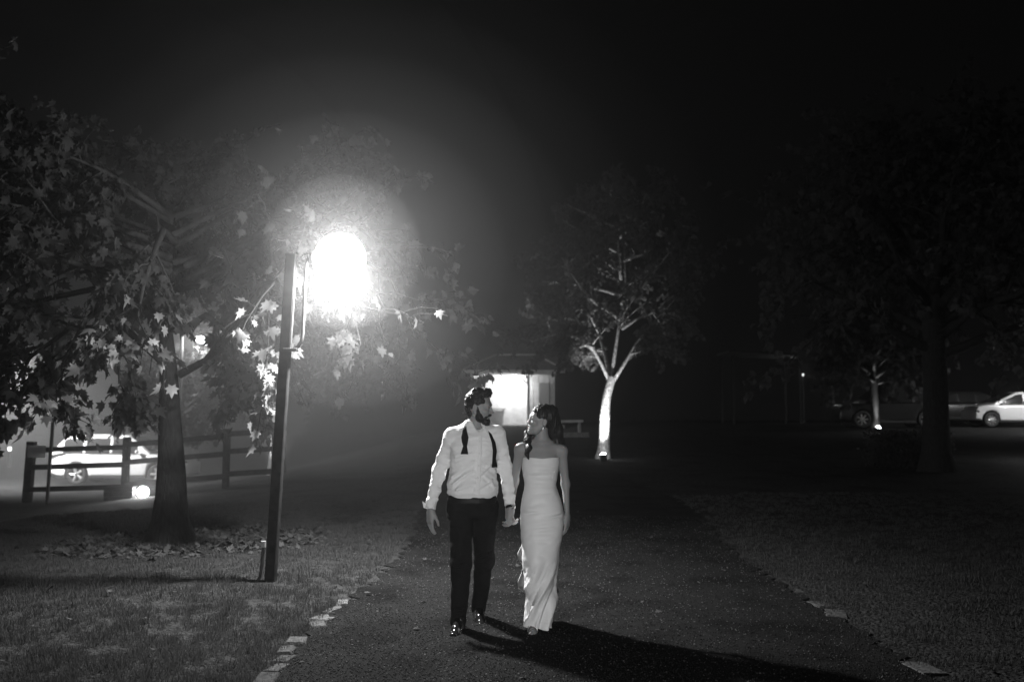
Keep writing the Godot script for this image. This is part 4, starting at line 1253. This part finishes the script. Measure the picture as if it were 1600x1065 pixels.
# ---------------------------------------------------------------- fence, hut, other things
func build_fence() -> void:
	var a := Vector3(-11.3, 0, -23.4)
	var b := Vector3(-5.45, 0, -22.9)
	var root := thing("timber_fence", "three-rail dark timber fence between the lawn and the car park", "fence", Vector3(a.x, land(a.x, a.z), a.z))
	var xs := [0.0, 2.35, 4.75, 5.9]
	var dir := (b - a).normalized()
	var tops := []
	for i in 4:
		var p: Vector3 = a + dir * xs[i]
		p.y = land(p.x, p.z)
		tops.append(p - root.position)
		var w: float = [0.18, 0.15, 0.14, 0.14][i]
		var h: float = [1.42, 1.40, 1.34, 1.3][i]
		var lean := Basis(Vector3(0, 0, 1), [-0.045, -0.02, -0.01, 0.0][i])
		part("post", chamfer_box(Vector3(w, h + 0.2, w), 0.012), M.dark_timber, root, tops[i] + lean * Vector3(0, h / 2 - 0.1, 0), lean)
	for i in 3:
		for y in [0.31, 0.82, 1.22]:
			var p: Vector3 = tops[i] + Vector3(0.03, y, 0.08)
			var q: Vector3 = tops[i + 1] + Vector3(0.01, y - (0.05 if i < 2 else 0.06), 0.08 + 0.002 * i)
			var d := q - p
			var x := d.normalized()
			var z := x.cross(Vector3.UP).normalized()
			part("rail", chamfer_box(Vector3(d.length() + 0.06, 0.12, 0.04), 0.008), M.dark_timber, root, (p + q) * 0.5 + Vector3(0, 0, 0.022 if i == 1 else 0.0), Basis(x, z.cross(x), z))
	var sg := thing("notice", "white paper notice pinned to the left post of the fence", "sign", root.position + Vector3(0.24, 1.19, 0.135))
	part("sheet", chamfer_box(Vector3(0.43, 0.28, 0.012), 0.003), M.paper, sg)
	for k in [[0.075, 0.26], [0.02, 0.18], [-0.025, 0.21], [-0.07, 0.15]]:
		part("print_line", chamfer_box(Vector3(k[1], 0.016, 0.002), 0.0005), M.ink, sg, Vector3(0.01, k[0], 0.008))
	var st := thing("steel_post", "thin bare upright post in front of the fence near the notice", "post", Vector3(-10.42, land(-10.42, -22.5), -22.5))
	part("shaft", tube([Vector3(0, -0.1, 0), Vector3(0.06, 1.5, 0), Vector3(0.11, 2.95, 0)], [0.04, 0.038, 0.034], 10), M.pipe, st)
	part("post_cap", ball(0.045, 0.6, 10), M.pipe, st, Vector3(0.11, 2.96, 0))
	var bx := thing("timber_block", "low dark timber block on the grass in front of the fence", "block", Vector3(-8.75, land(-8.75, -22.4), -22.4), 0.1)
	for k in 3:
		part("board", chamfer_box(Vector3(0.62, 0.10, 0.3), 0.01), M.dark_timber, bx, Vector3(0.0, 0.03 + 0.102 * k, 0.004 * (k % 2)))

func build_hut() -> void:
	var z := -44.2
	var base := Vector3(0, land(0, z), z)
	var root := thing("hut", "small pale hut with a hipped roof and a glowing open porch", "building", base)
	part("floor", chamfer_box(Vector3(4.2, 0.16, 3.6), 0.02), M.stone, root, Vector3(0.2, 0.04, -1.0))
	part("back_wall", chamfer_box(Vector3(2.5, 2.3, 0.1), 0.01), M.white_wall, root, Vector3(-0.55, 1.27, -0.6))
	part("side_wall", chamfer_box(Vector3(0.1, 2.3, 2.2), 0.01), M.white_wall, root, Vector3(-1.75, 1.27, -1.25))
	var rm := part("room", chamfer_box(Vector3(1.2, 2.3, 2.3), 0.01), M.white_wall, root, Vector3(1.32, 1.27, -1.3))
	for k in 5: part("plank", chamfer_box(Vector3(0.21, 2.2, 0.03), 0.008), M.white_wall, rm, Vector3(-0.47 + 0.235 * k, 0.0, 1.167 + 0.004 * (k % 2)))
	var dr := part("door", chamfer_box(Vector3(0.50, 1.85, 0.04), 0.01), M.grey_paint, root, Vector3(1.42, 1.06, -0.09))
	part("handle", ball(0.03, 1.0, 8), M.steel, dr, Vector3(-0.19, 0, 0.03))
	for x in [-1.75, 0.72]:
		part("porch_post", chamfer_box(Vector3(0.13, 2.2, 0.13), 0.01), M.white_wall, root, Vector3(x, 1.22, 0.35))
		part("brace", chamfer_box(Vector3(0.07, 0.62, 0.07), 0.01), M.white_wall, root, Vector3(x + (0.25 if x < 0 else -0.25), 2.12, 0.35), Basis(Vector3(0, 0, 1), -0.8 if x < 0 else 0.8))
	part("beam", chamfer_box(Vector3(3.9, 0.14, 0.16), 0.01), M.white_wall, root, Vector3(0.12, 2.40, 0.35))
	# hipped roof
	var e := [Vector3(-2.15, 2.46, 0.65), Vector3(2.3, 2.46, 0.65), Vector3(2.3, 2.46, -2.75), Vector3(-2.15, 2.46, -2.75)]
	var r1 := Vector3(-0.75, 3.20, -1.0); var r2 := Vector3(1.1, 3.20, -1.0)
	var st := SurfaceTool.new()
	st.begin(Mesh.PRIMITIVE_TRIANGLES)
	for dy in [0.0, 0.08]:
		var u := Vector3(0, dy, 0)
		quad(st, e[0] + u, r1 + u, r2 + u, e[1] + u)
		quad(st, e[2] + u, r2 + u, r1 + u, e[3] + u)
		tri(st, e[1] + u, r2 + u, e[2] + u)
		tri(st, e[3] + u, r1 + u, e[0] + u)
	for k in 4:
		var u := Vector3(0, 0.08, 0)
		quad(st, e[k], e[k] + u, e[(k + 1) % 4] + u, e[(k + 1) % 4])
	var roof := part("roof", st.commit(), M.roof, root)
	for q in [[r1, r2], [r2, e[1]], [r1, e[0]]]:
		part("ridge_cap", tube([q[0] + Vector3(0, 0.09, 0), q[1] + Vector3(0, 0.09, 0)], [0.05, 0.05], 8), M.white_wall, roof)
	part("fascia", chamfer_box(Vector3(4.5, 0.13, 0.04), 0.01), M.white_wall, roof, Vector3(0.075, 2.46, 0.675))
	var lp := thing("porch_lamp", "round lamp glowing under the porch roof of the hut", "lamp", base + Vector3(0.0, 2.33, 0.1))
	part("lamp_bracket", tube([Vector3(0, 0.0, 0), Vector3(0, -0.28, 0)], [0.02, 0.02], 8), M.pipe, lp)
	part("lamp_globe", ball(0.2, 1.0, 18), lamp_mat(0.8, 25.0), lp, Vector3(0, -0.44, 0))
	omni("porch_light", Vector3(0, -0.44, 0), 1.8, 0.12, lp)
	var tb := thing("porch_table", "white table standing on the hut's porch", "table", base + Vector3(-0.75, 0.12, -0.2))
	part("table_top", chamfer_box(Vector3(0.9, 0.05, 0.6), 0.01), M.white_wall, tb, Vector3(0, 0.72, 0))
	for x in [-0.36, 0.36]:
		for zz in [-0.22, 0.22]: part("leg", chamfer_box(Vector3(0.05, 0.7, 0.05), 0.006), M.white_wall, tb, Vector3(x, 0.35, zz))
	var bn := thing("bench", "pale bench slab beside the hut, right of the porch", "bench", Vector3(2.32, land(2.32, -40.0), -40.0))
	part("seat", chamfer_box(Vector3(1.05, 0.10, 0.42), 0.015), M.white_wall, bn, Vector3(0, 0.44, 0), Basis(Vector3(0, 0, 1), 0.02))
	for x in [-0.38, 0.38]: part("leg", chamfer_box(Vector3(0.1, 0.4, 0.34), 0.01), M.stone, bn, Vector3(x, 0.19, 0))
	var sp := thing("stone_step", "low pale stone step on the grass in front of the bench", "step", Vector3(2.15, land(2.15, -36.4), -36.4))
	for x in [-0.33, 0.33]: part("slab", chamfer_box(Vector3(0.65, 0.22, 0.35), 0.02), M.stone, sp, Vector3(x, 0.06, 0))
	# open shelter far off on the right
	var zs := -49.0
	var sh := thing("shelter", "dark open shelter with a flat pale roof edge, far off beyond the lawn", "shelter", Vector3(12.2, land(12.2, zs), zs))
	var rf := part("roof", chamfer_box(Vector3(3.6, 0.12, 3.0), 0.02), M.roof, sh, Vector3(0, 3.35, 0), Basis(Vector3(0, 0, 1), -0.05))
	part("fascia", chamfer_box(Vector3(3.62, 0.10, 0.05), 0.01), M.dark_timber, rf, Vector3(0, 0.01, 1.53))
	for x in [-1.6, 1.6]:
		for zz in [-1.3, 1.3]: part("post", chamfer_box(Vector3(0.12, 3.3, 0.12), 0.01), M.dark_timber, sh, Vector3(x, 1.62, zz))
	var sl := thing("shelter_lamp", "tiny lamp on the right side of the far dark shelter", "lamp", Vector3(14.25, land(14.25, zs), zs + 0.3))
	part("stem", tube([Vector3(0, 0, 0), Vector3(0, 2.3, 0)], [0.03, 0.025], 8), M.pipe, sl)
	part("lamp_globe", ball(0.045, 1.4, 12), lamp_mat(0.8, 1.5), sl, Vector3(0, 2.36, 0))
	omni("shelter_light", Vector3(0, 2.36, 0), 0.35, 0.05, sl)

func build_hedge() -> void:
	rng.seed = 77
	var at := Vector3(8.95, land(8.95, -22.6), -22.6)
	var root := thing("hedge", "low clipped dark hedge beside the broad tree's trunk", "hedge", at, 0.05)
	var T := Grown.new()
	for k in 14:
		var x := -0.8 + 1.6 * k / 13.0
		tube_into(T, [Vector3(x, -0.05, 0), Vector3(x + 0.05, 0.35, 0.05), Vector3(x - 0.05, 0.7, -0.05)], [0.018, 0.014, 0.006], 5)
	part("stem", mesh_of(T.pos, T.idx), M.bark, root)
	var xfs := []
	for k in 4200:
		var p := Vector3(rng.randf_range(-0.9, 0.9), rng.randf_range(0.02, 0.84), rng.randf_range(-0.4, 0.4)) + jit(0.04)
		var bs := Basis.from_euler(jit(3.1))
		xfs.append(Transform3D(bs.scaled(Vector3.ONE * rng.randf_range(0.04, 0.08)), p))
	multi("foliage", M.leaf_shape, M.leaf, root, xfs)

# unseen building added behind the camera to fill the couple with front light
func build_fill_venue() -> void:
	var root := thing("added_venue", "unseen building added behind the camera, its lit doors and screens shaping the front fill light", "building", Vector3(-0.9, 0, 5.6))
	part("wall", chamfer_box(Vector3(12, 1.9, 0.3), 0.01), M.white_wall, root, Vector3(0, 3.45, 0.25))
	for x in [-3.4, 3.4]: part("wall", chamfer_box(Vector3(5.2, 2.5, 0.3), 0.01), M.white_wall, root, Vector3(x, 1.25, 0.25))
	part("roof", chamfer_box(Vector3(12.6, 0.15, 3.0), 0.02), M.roof, root, Vector3(0, 4.5, 1.2))
	part("added_cutoff_roof", chamfer_box(Vector3(12.0, 0.12, 4.9), 0.02), M.roof, root, Vector3(0, 2.62, -2.4))  # unseen roof added to keep the fill light off the high crowns
	part("added_light_screen", chamfer_box(Vector3(5.6, 2.55, 0.12), 0.02), M.dark_timber, root, Vector3(-3.15, 1.275, -4.75))  # unseen screen added to keep fill light off the left trunk and lawn
	part("added_light_screen", chamfer_box(Vector3(5.0, 2.55, 0.12), 0.02), M.dark_timber, root, Vector3(3.46, 1.275, -4.75))  # its unseen twin, added to keep fill light off the right lawn
	for k in 2:
		var w := part("added_glazed_door", chamfer_box(Vector3(0.78, 2.4, 0.05), 0.01), M.white_wall, root, Vector3(-0.395 + 0.79 * k, 1.22, 0.3))
		part("added_lit_pane", chamfer_box(Vector3(0.66, 2.0, 0.02), 0.004), lamp_mat(0.8, 2.5), w, Vector3(0, 0.05, -0.034))  # glowing face added to go with the fill light
	var l := AreaLight3D.new()  # added fill for the couple's fronts
	l.name = "front_fill_light"
	l.area_size = Vector2(1.4, 1.9)
	l.light_energy = 84.0
	l.area_range = 60.0
	l.shadow_enabled = true
	root.add_child(l)
	l.position = Vector3(0, 1.3, 0.2)

# ---------------------------------------------------------------- ground
func sheet(called: String, xs: Array, zs: Array, lift: float, m: Material) -> MeshInstance3D:
	var pos := PackedVector3Array()
	for z in zs:
		for x in xs: pos.append(Vector3(x, land(x, z) + lift, z))
	var idx := PackedInt32Array()
	var n := xs.size()
	for j in zs.size() - 1:
		for i in n - 1:
			var a := j * n + i
			idx.append_array([a, a + n, a + n + 1, a, a + n + 1, a + 1])
	var o := part(called, mesh_of(pos, idx), m, self)
	o.set_meta("kind", "structure")
	return o

func build_ground() -> void:
	var xs := []
	var x := -90.0
	while x <= 90.0:
		xs.append(x)
		x += 0.25 if absf(x + 2.0) < 12.0 else 1.0 if absf(x) < 32.0 else 6.0
	var zs := []
	var z := -130.0
	while z <= 14.0:
		zs.append(z)
		z += 0.25 if z > -16.0 and z < 0.0 else 0.5 if z > -50.0 and z < 2.0 else 5.0
	sheet("lawn", xs, zs, 0.0, M.turf)
	# gravel drive
	var rag := fnoise(19, 1.0, 3)
	var pos := PackedVector3Array()
	var rows := 0
	var n := 25
	z = 6.0
	while z > -60.0:
		for i in n:
			var xx := path_mid(z) + path_half(z) * lerpf(-1.0, 1.0, i / float(n - 1))
			if i == 0 or i == n - 1: xx += 0.16 * rag.get_noise_2d(z * 7.0, i)
			pos.append(Vector3(xx, land(xx, z) + 0.012 + 0.03 * (1.0 - pow(absf(i / 12.0 - 1.0), 2.0)), z))
		rows += 1
		z -= 0.12
	var idx := PackedInt32Array()
	for j in rows - 1:
		for i in n - 1:
			var a := j * n + i
			idx.append_array([a, a + 1, a + n + 1, a, a + n + 1, a + n])
	var drive := part("gravel_drive", mesh_of(pos, idx), M.gravel, self)
	drive.set_meta("kind", "structure")
	# loose stones on the drive
	rng.seed = 5
	var stone := ball(1.0, 0.6, 6)
	var peb := []
	for tone in 3: peb.append([])
	for k in 52000:
		var d := 5.4 + 9.0 * pow(rng.randf(), 1.5)
		var u := rng.randf_range(-1.0, 1.0)
		var px := path_mid(-d) + path_half(-d) * u
		var s := rng.randf_range(0.003, 0.008) * (1.5 if rng.randf() < 0.06 else 1.0)
		peb[2 if k % 9 == 0 else k % 2].append(Transform3D(Basis.from_euler(jit(3.0)).scaled(Vector3(s, s * rng.randf_range(0.6, 1.0), s)), Vector3(px, land(px, -d) + 0.014 + 0.03 * (1.0 - u * u), -d)))
	for tone in 3: multi("loose_gravel", M.pebble_shape, M.pebbles[tone], drive, peb[tone])
	# edging stones on both sides of the drive
	for side in [-1.0, 1.0]:
		var ed := Node3D.new()
		ed.name = "drive_edging" if side < 0 else "drive_edging_001"
		add_child(ed)
		ed.set_meta("kind", "structure")
		z = -5.3
		while z > (-8.6 if side < 0 else -10.5):
			var ln := rng.randf_range(0.22, 0.4)
			if rng.randf() < (0.85 if side < 0 else 0.22):
				var w := rng.randf_range(0.12, 0.2)
				var px: float = path_mid(z) + side * (path_half(z) + 0.03 + rng.randf_range(-0.03, 0.03))
				part("edging_stone", chamfer_box(Vector3(w, 0.12, ln - 0.02), 0.02), M.edge_stones[rng.randi() % 3], ed, Vector3(px, land(px, z) - (0.036 if side < 0 else 0.046) + rng.randf_range(-0.012, 0.006), z - ln / 2), Basis.from_euler(Vector3(rng.randf_range(-0.03, 0.03), rng.randf_range(-0.35, 0.35), rng.randf_range(-0.05, 0.05))))
			z -= ln
	# turf: short tufts
	var st := SurfaceTool.new()
	st.begin(Mesh.PRIMITIVE_TRIANGLES)
	for k in 7:
		var a := k * 2.4
		var o := Vector3(cos(a), 0, sin(a)) * (0.25 + 0.12 * k)
		var w := Vector3(-sin(a), 0, cos(a)) * 0.08
		var tip := o * 1.7 + Vector3(0, 1.0 + 0.1 * (k % 3), 0)
		tri(st, o - w, tip, o + w)
	var tuft := st.commit()
	var xfs := []
	var far_side := []
	rng.seed = 9
	var fn := fnoise(3, 0.35, 3)
	var edge := fnoise(8, 0.5, 3)
	for k in 90000:
		var left := k % 5 != 0
		var d := 5.2 + 12.0 * pow(rng.randf(), 1.6)
		var px := rng.randf_range(-8.0, -1.3) if left else rng.randf_range(2.4, 8.0)
		if absf(px) > 0.56 * d + 0.6: continue
		if absf(px - path_mid(-d)) < path_half(-d) + (0.06 - 0.22 * maxf(0.0, edge.get_noise_2d(px * 2.0, d * 9.0)) - (0.12 if rng.randf() < 0.12 else 0.0)): continue
		var lush := fn.get_noise_2d(px * 6.0, d * 6.0)
		if lush < -0.25 and rng.randf() < 0.75: continue
		var s := rng.randf_range(0.018, 0.042) * (1.0 + 0.6 * lush)
		(xfs if left else far_side).append(Transform3D(Basis.from_euler(Vector3(rng.randf_range(-0.3, 0.3), rng.randf() * 6.28, rng.randf_range(-0.3, 0.3))).scaled(Vector3(s, s, s)), Vector3(px, land(px, -d) - 0.002, -d)))
	var gr := multi("grass", tuft, M.blade, self, xfs)
	tag(gr, "short pale grass of the lawn left of the drive", "grass")
	gr = multi("grass_001", tuft, M.blade, self, far_side)
	tag(gr, "short grass of the verge right of the drive", "grass")
	# leaf litter round the maple
	xfs = []
	for k in 1500:
		var a := rng.randf() * TAU
		var r := 1.15 * sqrt(rng.randf()) + 0.18 + 0.25 * absf(rng.randfn(0, 0.6))
		var px := -3.95 + cos(a) * r * 1.15
		var pz := -12.05 + sin(a) * r
		xfs.append(Transform3D(Basis.from_euler(Vector3(PI / 2 + rng.randf_range(-0.7, 0.7), rng.randf() * 6.28, rng.randf_range(-0.6, 0.6))).scaled(Vector3.ONE * rng.randf_range(0.04, 0.09)), Vector3(px, land(px, pz) + rng.randf_range(0.01, 0.04), pz)))
	for k in 90:
		var px := rng.randf_range(-5.0, 4.5)
		var pz := -rng.randf_range(6.0, 15.0)
		xfs.append(Transform3D(Basis.from_euler(Vector3(PI / 2 + rng.randf_range(-0.4, 0.4), rng.randf() * 6.28, rng.randf_range(-0.4, 0.4))).scaled(Vector3.ONE * rng.randf_range(0.03, 0.07)), Vector3(px, land(px, pz) + 0.045, pz)))
	var lt := multi("leaf_litter", M.leaf_shape, M.litter, self, xfs)
	tag(lt, "fallen leaves and litter spread round the foot of the maple", "leaves")

func pebble_mesh() -> ArrayMesh:
	var pos := PackedVector3Array([Vector3(0, 0.9, 0.1), Vector3(1, 0.1, 0.2), Vector3(0.2, 0, 1), Vector3(-0.9, 0.15, 0.1), Vector3(-0.1, -0.1, -1), Vector3(0, -0.8, 0)])
	return mesh_of(pos, PackedInt32Array([0, 1, 2, 0, 2, 3, 0, 3, 4, 0, 4, 1, 5, 2, 1, 5, 3, 2, 5, 4, 3, 5, 1, 4]))

func build_materials() -> void:
	var coarse := noise_tex(1, 0.012, 0.25, 1.0, 256, 4)
	M.skin = mat(0.24, 0.5, 0.35)
	M.skin.subsurf_scatter_enabled = true
	M.skin.subsurf_scatter_strength = 0.15
	M.shirt = mat(0.74, 0.85, 0.2)
	M.gown = mat(0.66, 0.55)
	M.button = mat(0.6, 0.4)
	M.tie = mat(0.006, 0.8, 0.12)
	M.trousers = mat(0.010, 0.85, 0.12)
	M.leather = mat(0.008, 0.5, 0.25)
	M.patent = mat(0.008, 0.12)
	M.steel = mat(0.55, 0.25); M.steel.metallic = 1.0
	M.silver = mat(0.6, 0.3); M.silver.metallic = 0.9
	M.hair = mat(0.016, 0.45, 0.3)
	M.eye = mat(0.03, 0.15)
	M.dark_timber = textured(noise_tex(2, 0.02, 0.010, 0.035, 256, 5), 1.3, 0.8)
	M.pipe = mat(0.05, 0.45, 0.3)
	M.grey_paint = mat(0.30, 0.5)
	M.paper = mat(0.75, 0.8); M.paper.backlight_enabled = true; M.paper.backlight = Color(0.8, 0.8, 0.8)
	M.ink = mat(0.45, 0.8); M.ink.backlight_enabled = true; M.ink.backlight = Color(0.8, 0.8, 0.8)
	M.white_wall = textured(noise_tex(4, 0.02, 0.55, 0.75, 256, 5), 0.6, 0.8)
	M.stone = textured(noise_tex(6, 0.03, 0.22, 0.5, 256, 5), 1.2, 0.9)
	M.roof = textured(noise_tex(7, 0.03, 0.10, 0.22, 256, 4), 0.8, 0.85)
	M.rubber = mat(0.02, 0.7)
	M.car_glass = mat(0.03, 0.05)
	M.alloy = mat(0.6, 0.3); M.alloy.metallic = 0.6
	M.white_paint = mat(0.78, 0.3); M.white_paint.clearcoat_enabled = true; M.white_paint.clearcoat = 1.0; M.white_paint.clearcoat_roughness = 0.05
	M.dark_paint = mat(0.02, 0.3); M.dark_paint.clearcoat_enabled = true; M.dark_paint.clearcoat = 1.0; M.dark_paint.clearcoat_roughness = 0.05
	var bark_h := noise_tex(8, 0.035, 0.0, 1.0, 256, 4)
	M.bark = textured(noise_tex(9, 0.03, 0.008, 0.04, 256, 5), 1.6, 0.95, true, bark_h, 1.5)
	M.bark.uv1_scale = Vector3(3.0, 0.8, 3.0)
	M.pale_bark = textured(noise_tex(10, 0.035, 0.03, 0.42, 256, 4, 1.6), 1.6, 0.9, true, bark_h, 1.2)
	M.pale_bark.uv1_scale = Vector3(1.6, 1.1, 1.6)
	M.leaf = mat(0.022, 0.5, 0.15); M.leaf.backlight_enabled = true; M.leaf.backlight = Color(0.4, 0.4, 0.4)  # crown tone darkened, with the shade of unlit foliage put into the colour
	M.leaf_mid = mat(0.045, 0.5, 0.15); M.leaf_mid.backlight_enabled = true; M.leaf_mid.backlight = Color(0.4, 0.4, 0.4)
	M.lit_leaf_tones = []  # single maple leaves paler than the crown, lantern light put into the colour
	for v in [0.09, 0.12, 0.16]:
		var m := mat(v, 0.45, 0.4); m.backlight_enabled = true; m.backlight = Color(0.4, 0.4, 0.4)
		M.lit_leaf_tones.append(m)
	M.litter = mat(0.05, 0.8, 0.15)
	M.turf = textured(noise_tex(12, 0.05, 0.010, 0.046, 512, 5), 0.35, 0.95, true, noise_tex(13, 0.12, 0.0, 1.0, 512, 3), 4.0)
	M.blade = mat(0.046, 0.6, 0.12); M.blade.backlight_enabled = true; M.blade.backlight = Color(0.2, 0.2, 0.2)
	M.gravel = textured(noise_tex(14, 0.25, 0.006, 0.028, 512, 3, 1.2), 1.1, 0.9, true, noise_tex(15, 0.2, 0.0, 1.0, 512, 3), 2.5)
	M.leaf_shape = leaf_mesh()
	M.leaf_shapes = [M.leaf_shape, leaf_mesh(0.42, 0.35, 0.14, 0.85), leaf_mesh(-0.2, 0.6, -0.2, 0.95), leaf_mesh(0.6, -0.25, 0.05, 1.15)]
	mottle(M.gravel, noise_tex(31, 0.02, 0.35, 1.6, 256, 5), 0.22)
	mottle(M.turf, noise_tex(32, 0.02, 0.4, 1.5, 256, 5), 0.16)
	M.pebble_shape = pebble_mesh()
	M.pebbles = [mat(0.012, 0.75, 0.12), mat(0.026, 0.65, 0.12), mat(0.09, 0.6, 0.2)]
	M.edge_stones = []
	for k in 3: M.edge_stones.append(textured(noise_tex(16 + k, 0.05, 0.02 + 0.01 * k, 0.08 + 0.03 * k, 128, 4), 2.5, 0.9, true, bark_h, 0.8))

func _ready() -> void:
	# camera: 35 mm lens at eye height, tilted up a little
	var cam := Camera3D.new()
	cam.name = "camera"
	add_child(cam)
	cam.position = Vector3(0, 1.6, 0)
	cam.rotation.x = atan((654.0 - 532.5) / 1556.0)
	cam.fov = rad_to_deg(2.0 * atan(532.5 / 1556.0))
	cam.far = 400.0
	var lens := CameraAttributesPhysical.new()
	lens.frustum_focal_length = 35.065
	lens.frustum_far = 400.0
	lens.frustum_near = 0.05
	lens.frustum_focus_distance = 7.6
	lens.exposure_aperture = 2.0
	cam.attributes = lens
	cam.current = true
	# night sky and mist
	var env := Environment.new()
	env.background_mode = Environment.BG_SKY
	var sm := ProceduralSkyMaterial.new()
	sm.sky_top_color = lin(0.05); sm.sky_horizon_color = lin(0.06)
	sm.ground_bottom_color = lin(0.03); sm.ground_horizon_color = lin(0.06)
	var sky := Sky.new()
	sky.sky_material = sm
	env.sky = sky
	env.background_energy_multiplier = 0.03
	env.tonemap_mode = Environment.TONE_MAPPER_LINEAR
	env.tonemap_exposure = 1.0
	env.volumetric_fog_enabled = true
	env.volumetric_fog_density = 0.0012
	env.volumetric_fog_albedo = Color(1, 1, 1)
	env.volumetric_fog_anisotropy = 0.8
	env.sdfgi_enabled = true
	env.ssao_enabled = true
	env.ssil_enabled = true
	var we := WorldEnvironment.new()
	we.name = "world_environment"
	we.environment = env
	add_child(we)
	# two banks of mist, thinning outwards: one added round the lantern to stand in for lens glare, one over the car park
	for bank in [["lantern_glare_mist", Vector3(-1.62, 3.2, -9.5), Vector3(1.5, 1.5, 1.6), Vector3(1.75, 1.5, 1.9), 5, 0.0036, "mist added round the lantern, thickened to stand in for lens glare"],
			["car_park_mist", Vector3(-13.5, 4.0, -27.3), Vector3(14.0, 10.0, 11.0), Vector3(8.0, 10.0, 5.0), 3, 0.0055, "bank of pale mist hanging over the car park beyond the fence"]]:
		for k in int(bank[4]):
			var fm := FogMaterial.new()
			fm.density = bank[5] * [3.4, 1.2, 0.8, 0.45, 0.2][k] if bank[0] == "lantern_glare_mist" else float(bank[5]) 
			fm.albedo = Color(0.95, 0.95, 0.95)
			var fog := FogVolume.new()
			fog.name = bank[0] if k == 0 else "%s_%03d" % [bank[0], k]
			fog.shape = RenderingServer.FOG_VOLUME_SHAPE_ELLIPSOID
			fog.size = bank[2] + bank[3] * k
			fog.material = fm
			fog.set_meta("kind", "stuff")
			fog.set_meta("label", bank[6])
			fog.set_meta("category", "mist")
			fog.position = bank[1] + Vector3(-0.04, 0, -0.66) * k
			add_child(fog)
	build_materials()
	build_fill_venue()
	build_lamp_post()
	tall_lantern("car park lantern just beyond the left edge, lighting the white estate car", Vector3(-16.3, 0, -30.3), 4.4, 190.0, Vector3.ZERO, 0.15, Vector3(0.35, -1.0, -0.35))
	tall_lantern("small bright lantern seen right of the maple's trunk", Vector3(-8.75, 0, -26.3), 3.95, 9.0, Vector3(0.55, 0, 0.1), 0.14)
	tall_lantern("car park lantern beyond the right edge, lighting the white hatchback", Vector3(24.0, 0, -38.5), 4.2, 60.0, Vector3.ZERO, 0.15, Vector3(-0.3, -1.0, -0.35))
	bollard("low bollard lamp beyond the right edge of the lawn", Vector3(13.4, 0, -24.0), 2.2)
	bollard("far small bollard lamp at the left edge, beyond the fence", Vector3(-22.6, 0, -45.0), 1.0)
	build_ground()
	build_hut()
	build_fence()
	build_trees()
	build_hedge()
	ground_spot("ground_floodlight", "floodlight on the ground at the foot of the slender lit tree", Vector3(2.30, 0, -25.15), Vector3(-0.06, 0.95, -0.55), 36.0, 36.0, 90.0, 1.1)
	ground_spot("ground_floodlight", "floodlight on the grass glaring between the fence and the maple", Vector3(-8.36, 0, -22.75), Vector3(0.3, 0.5, 1.0), 6.0, 60.0, 80.0, 1.7)
	ground_spot("ground_floodlight", "floodlight at the foot of the small far tree on the right", Vector3(14.40, 0, -39.28), Vector3(0.01, 1.0, -0.14), 22.0, 13.0, 50.0, 1.3)
	ground_spot("ground_floodlight", "floodlight at the foot of the tree behind the lamp post", Vector3(-6.9, 0, -28.9), Vector3(-0.03, 1.0, -0.5), 14.0, 40.0, 20.0)
	build_cars()
	build_man()
	build_woman()
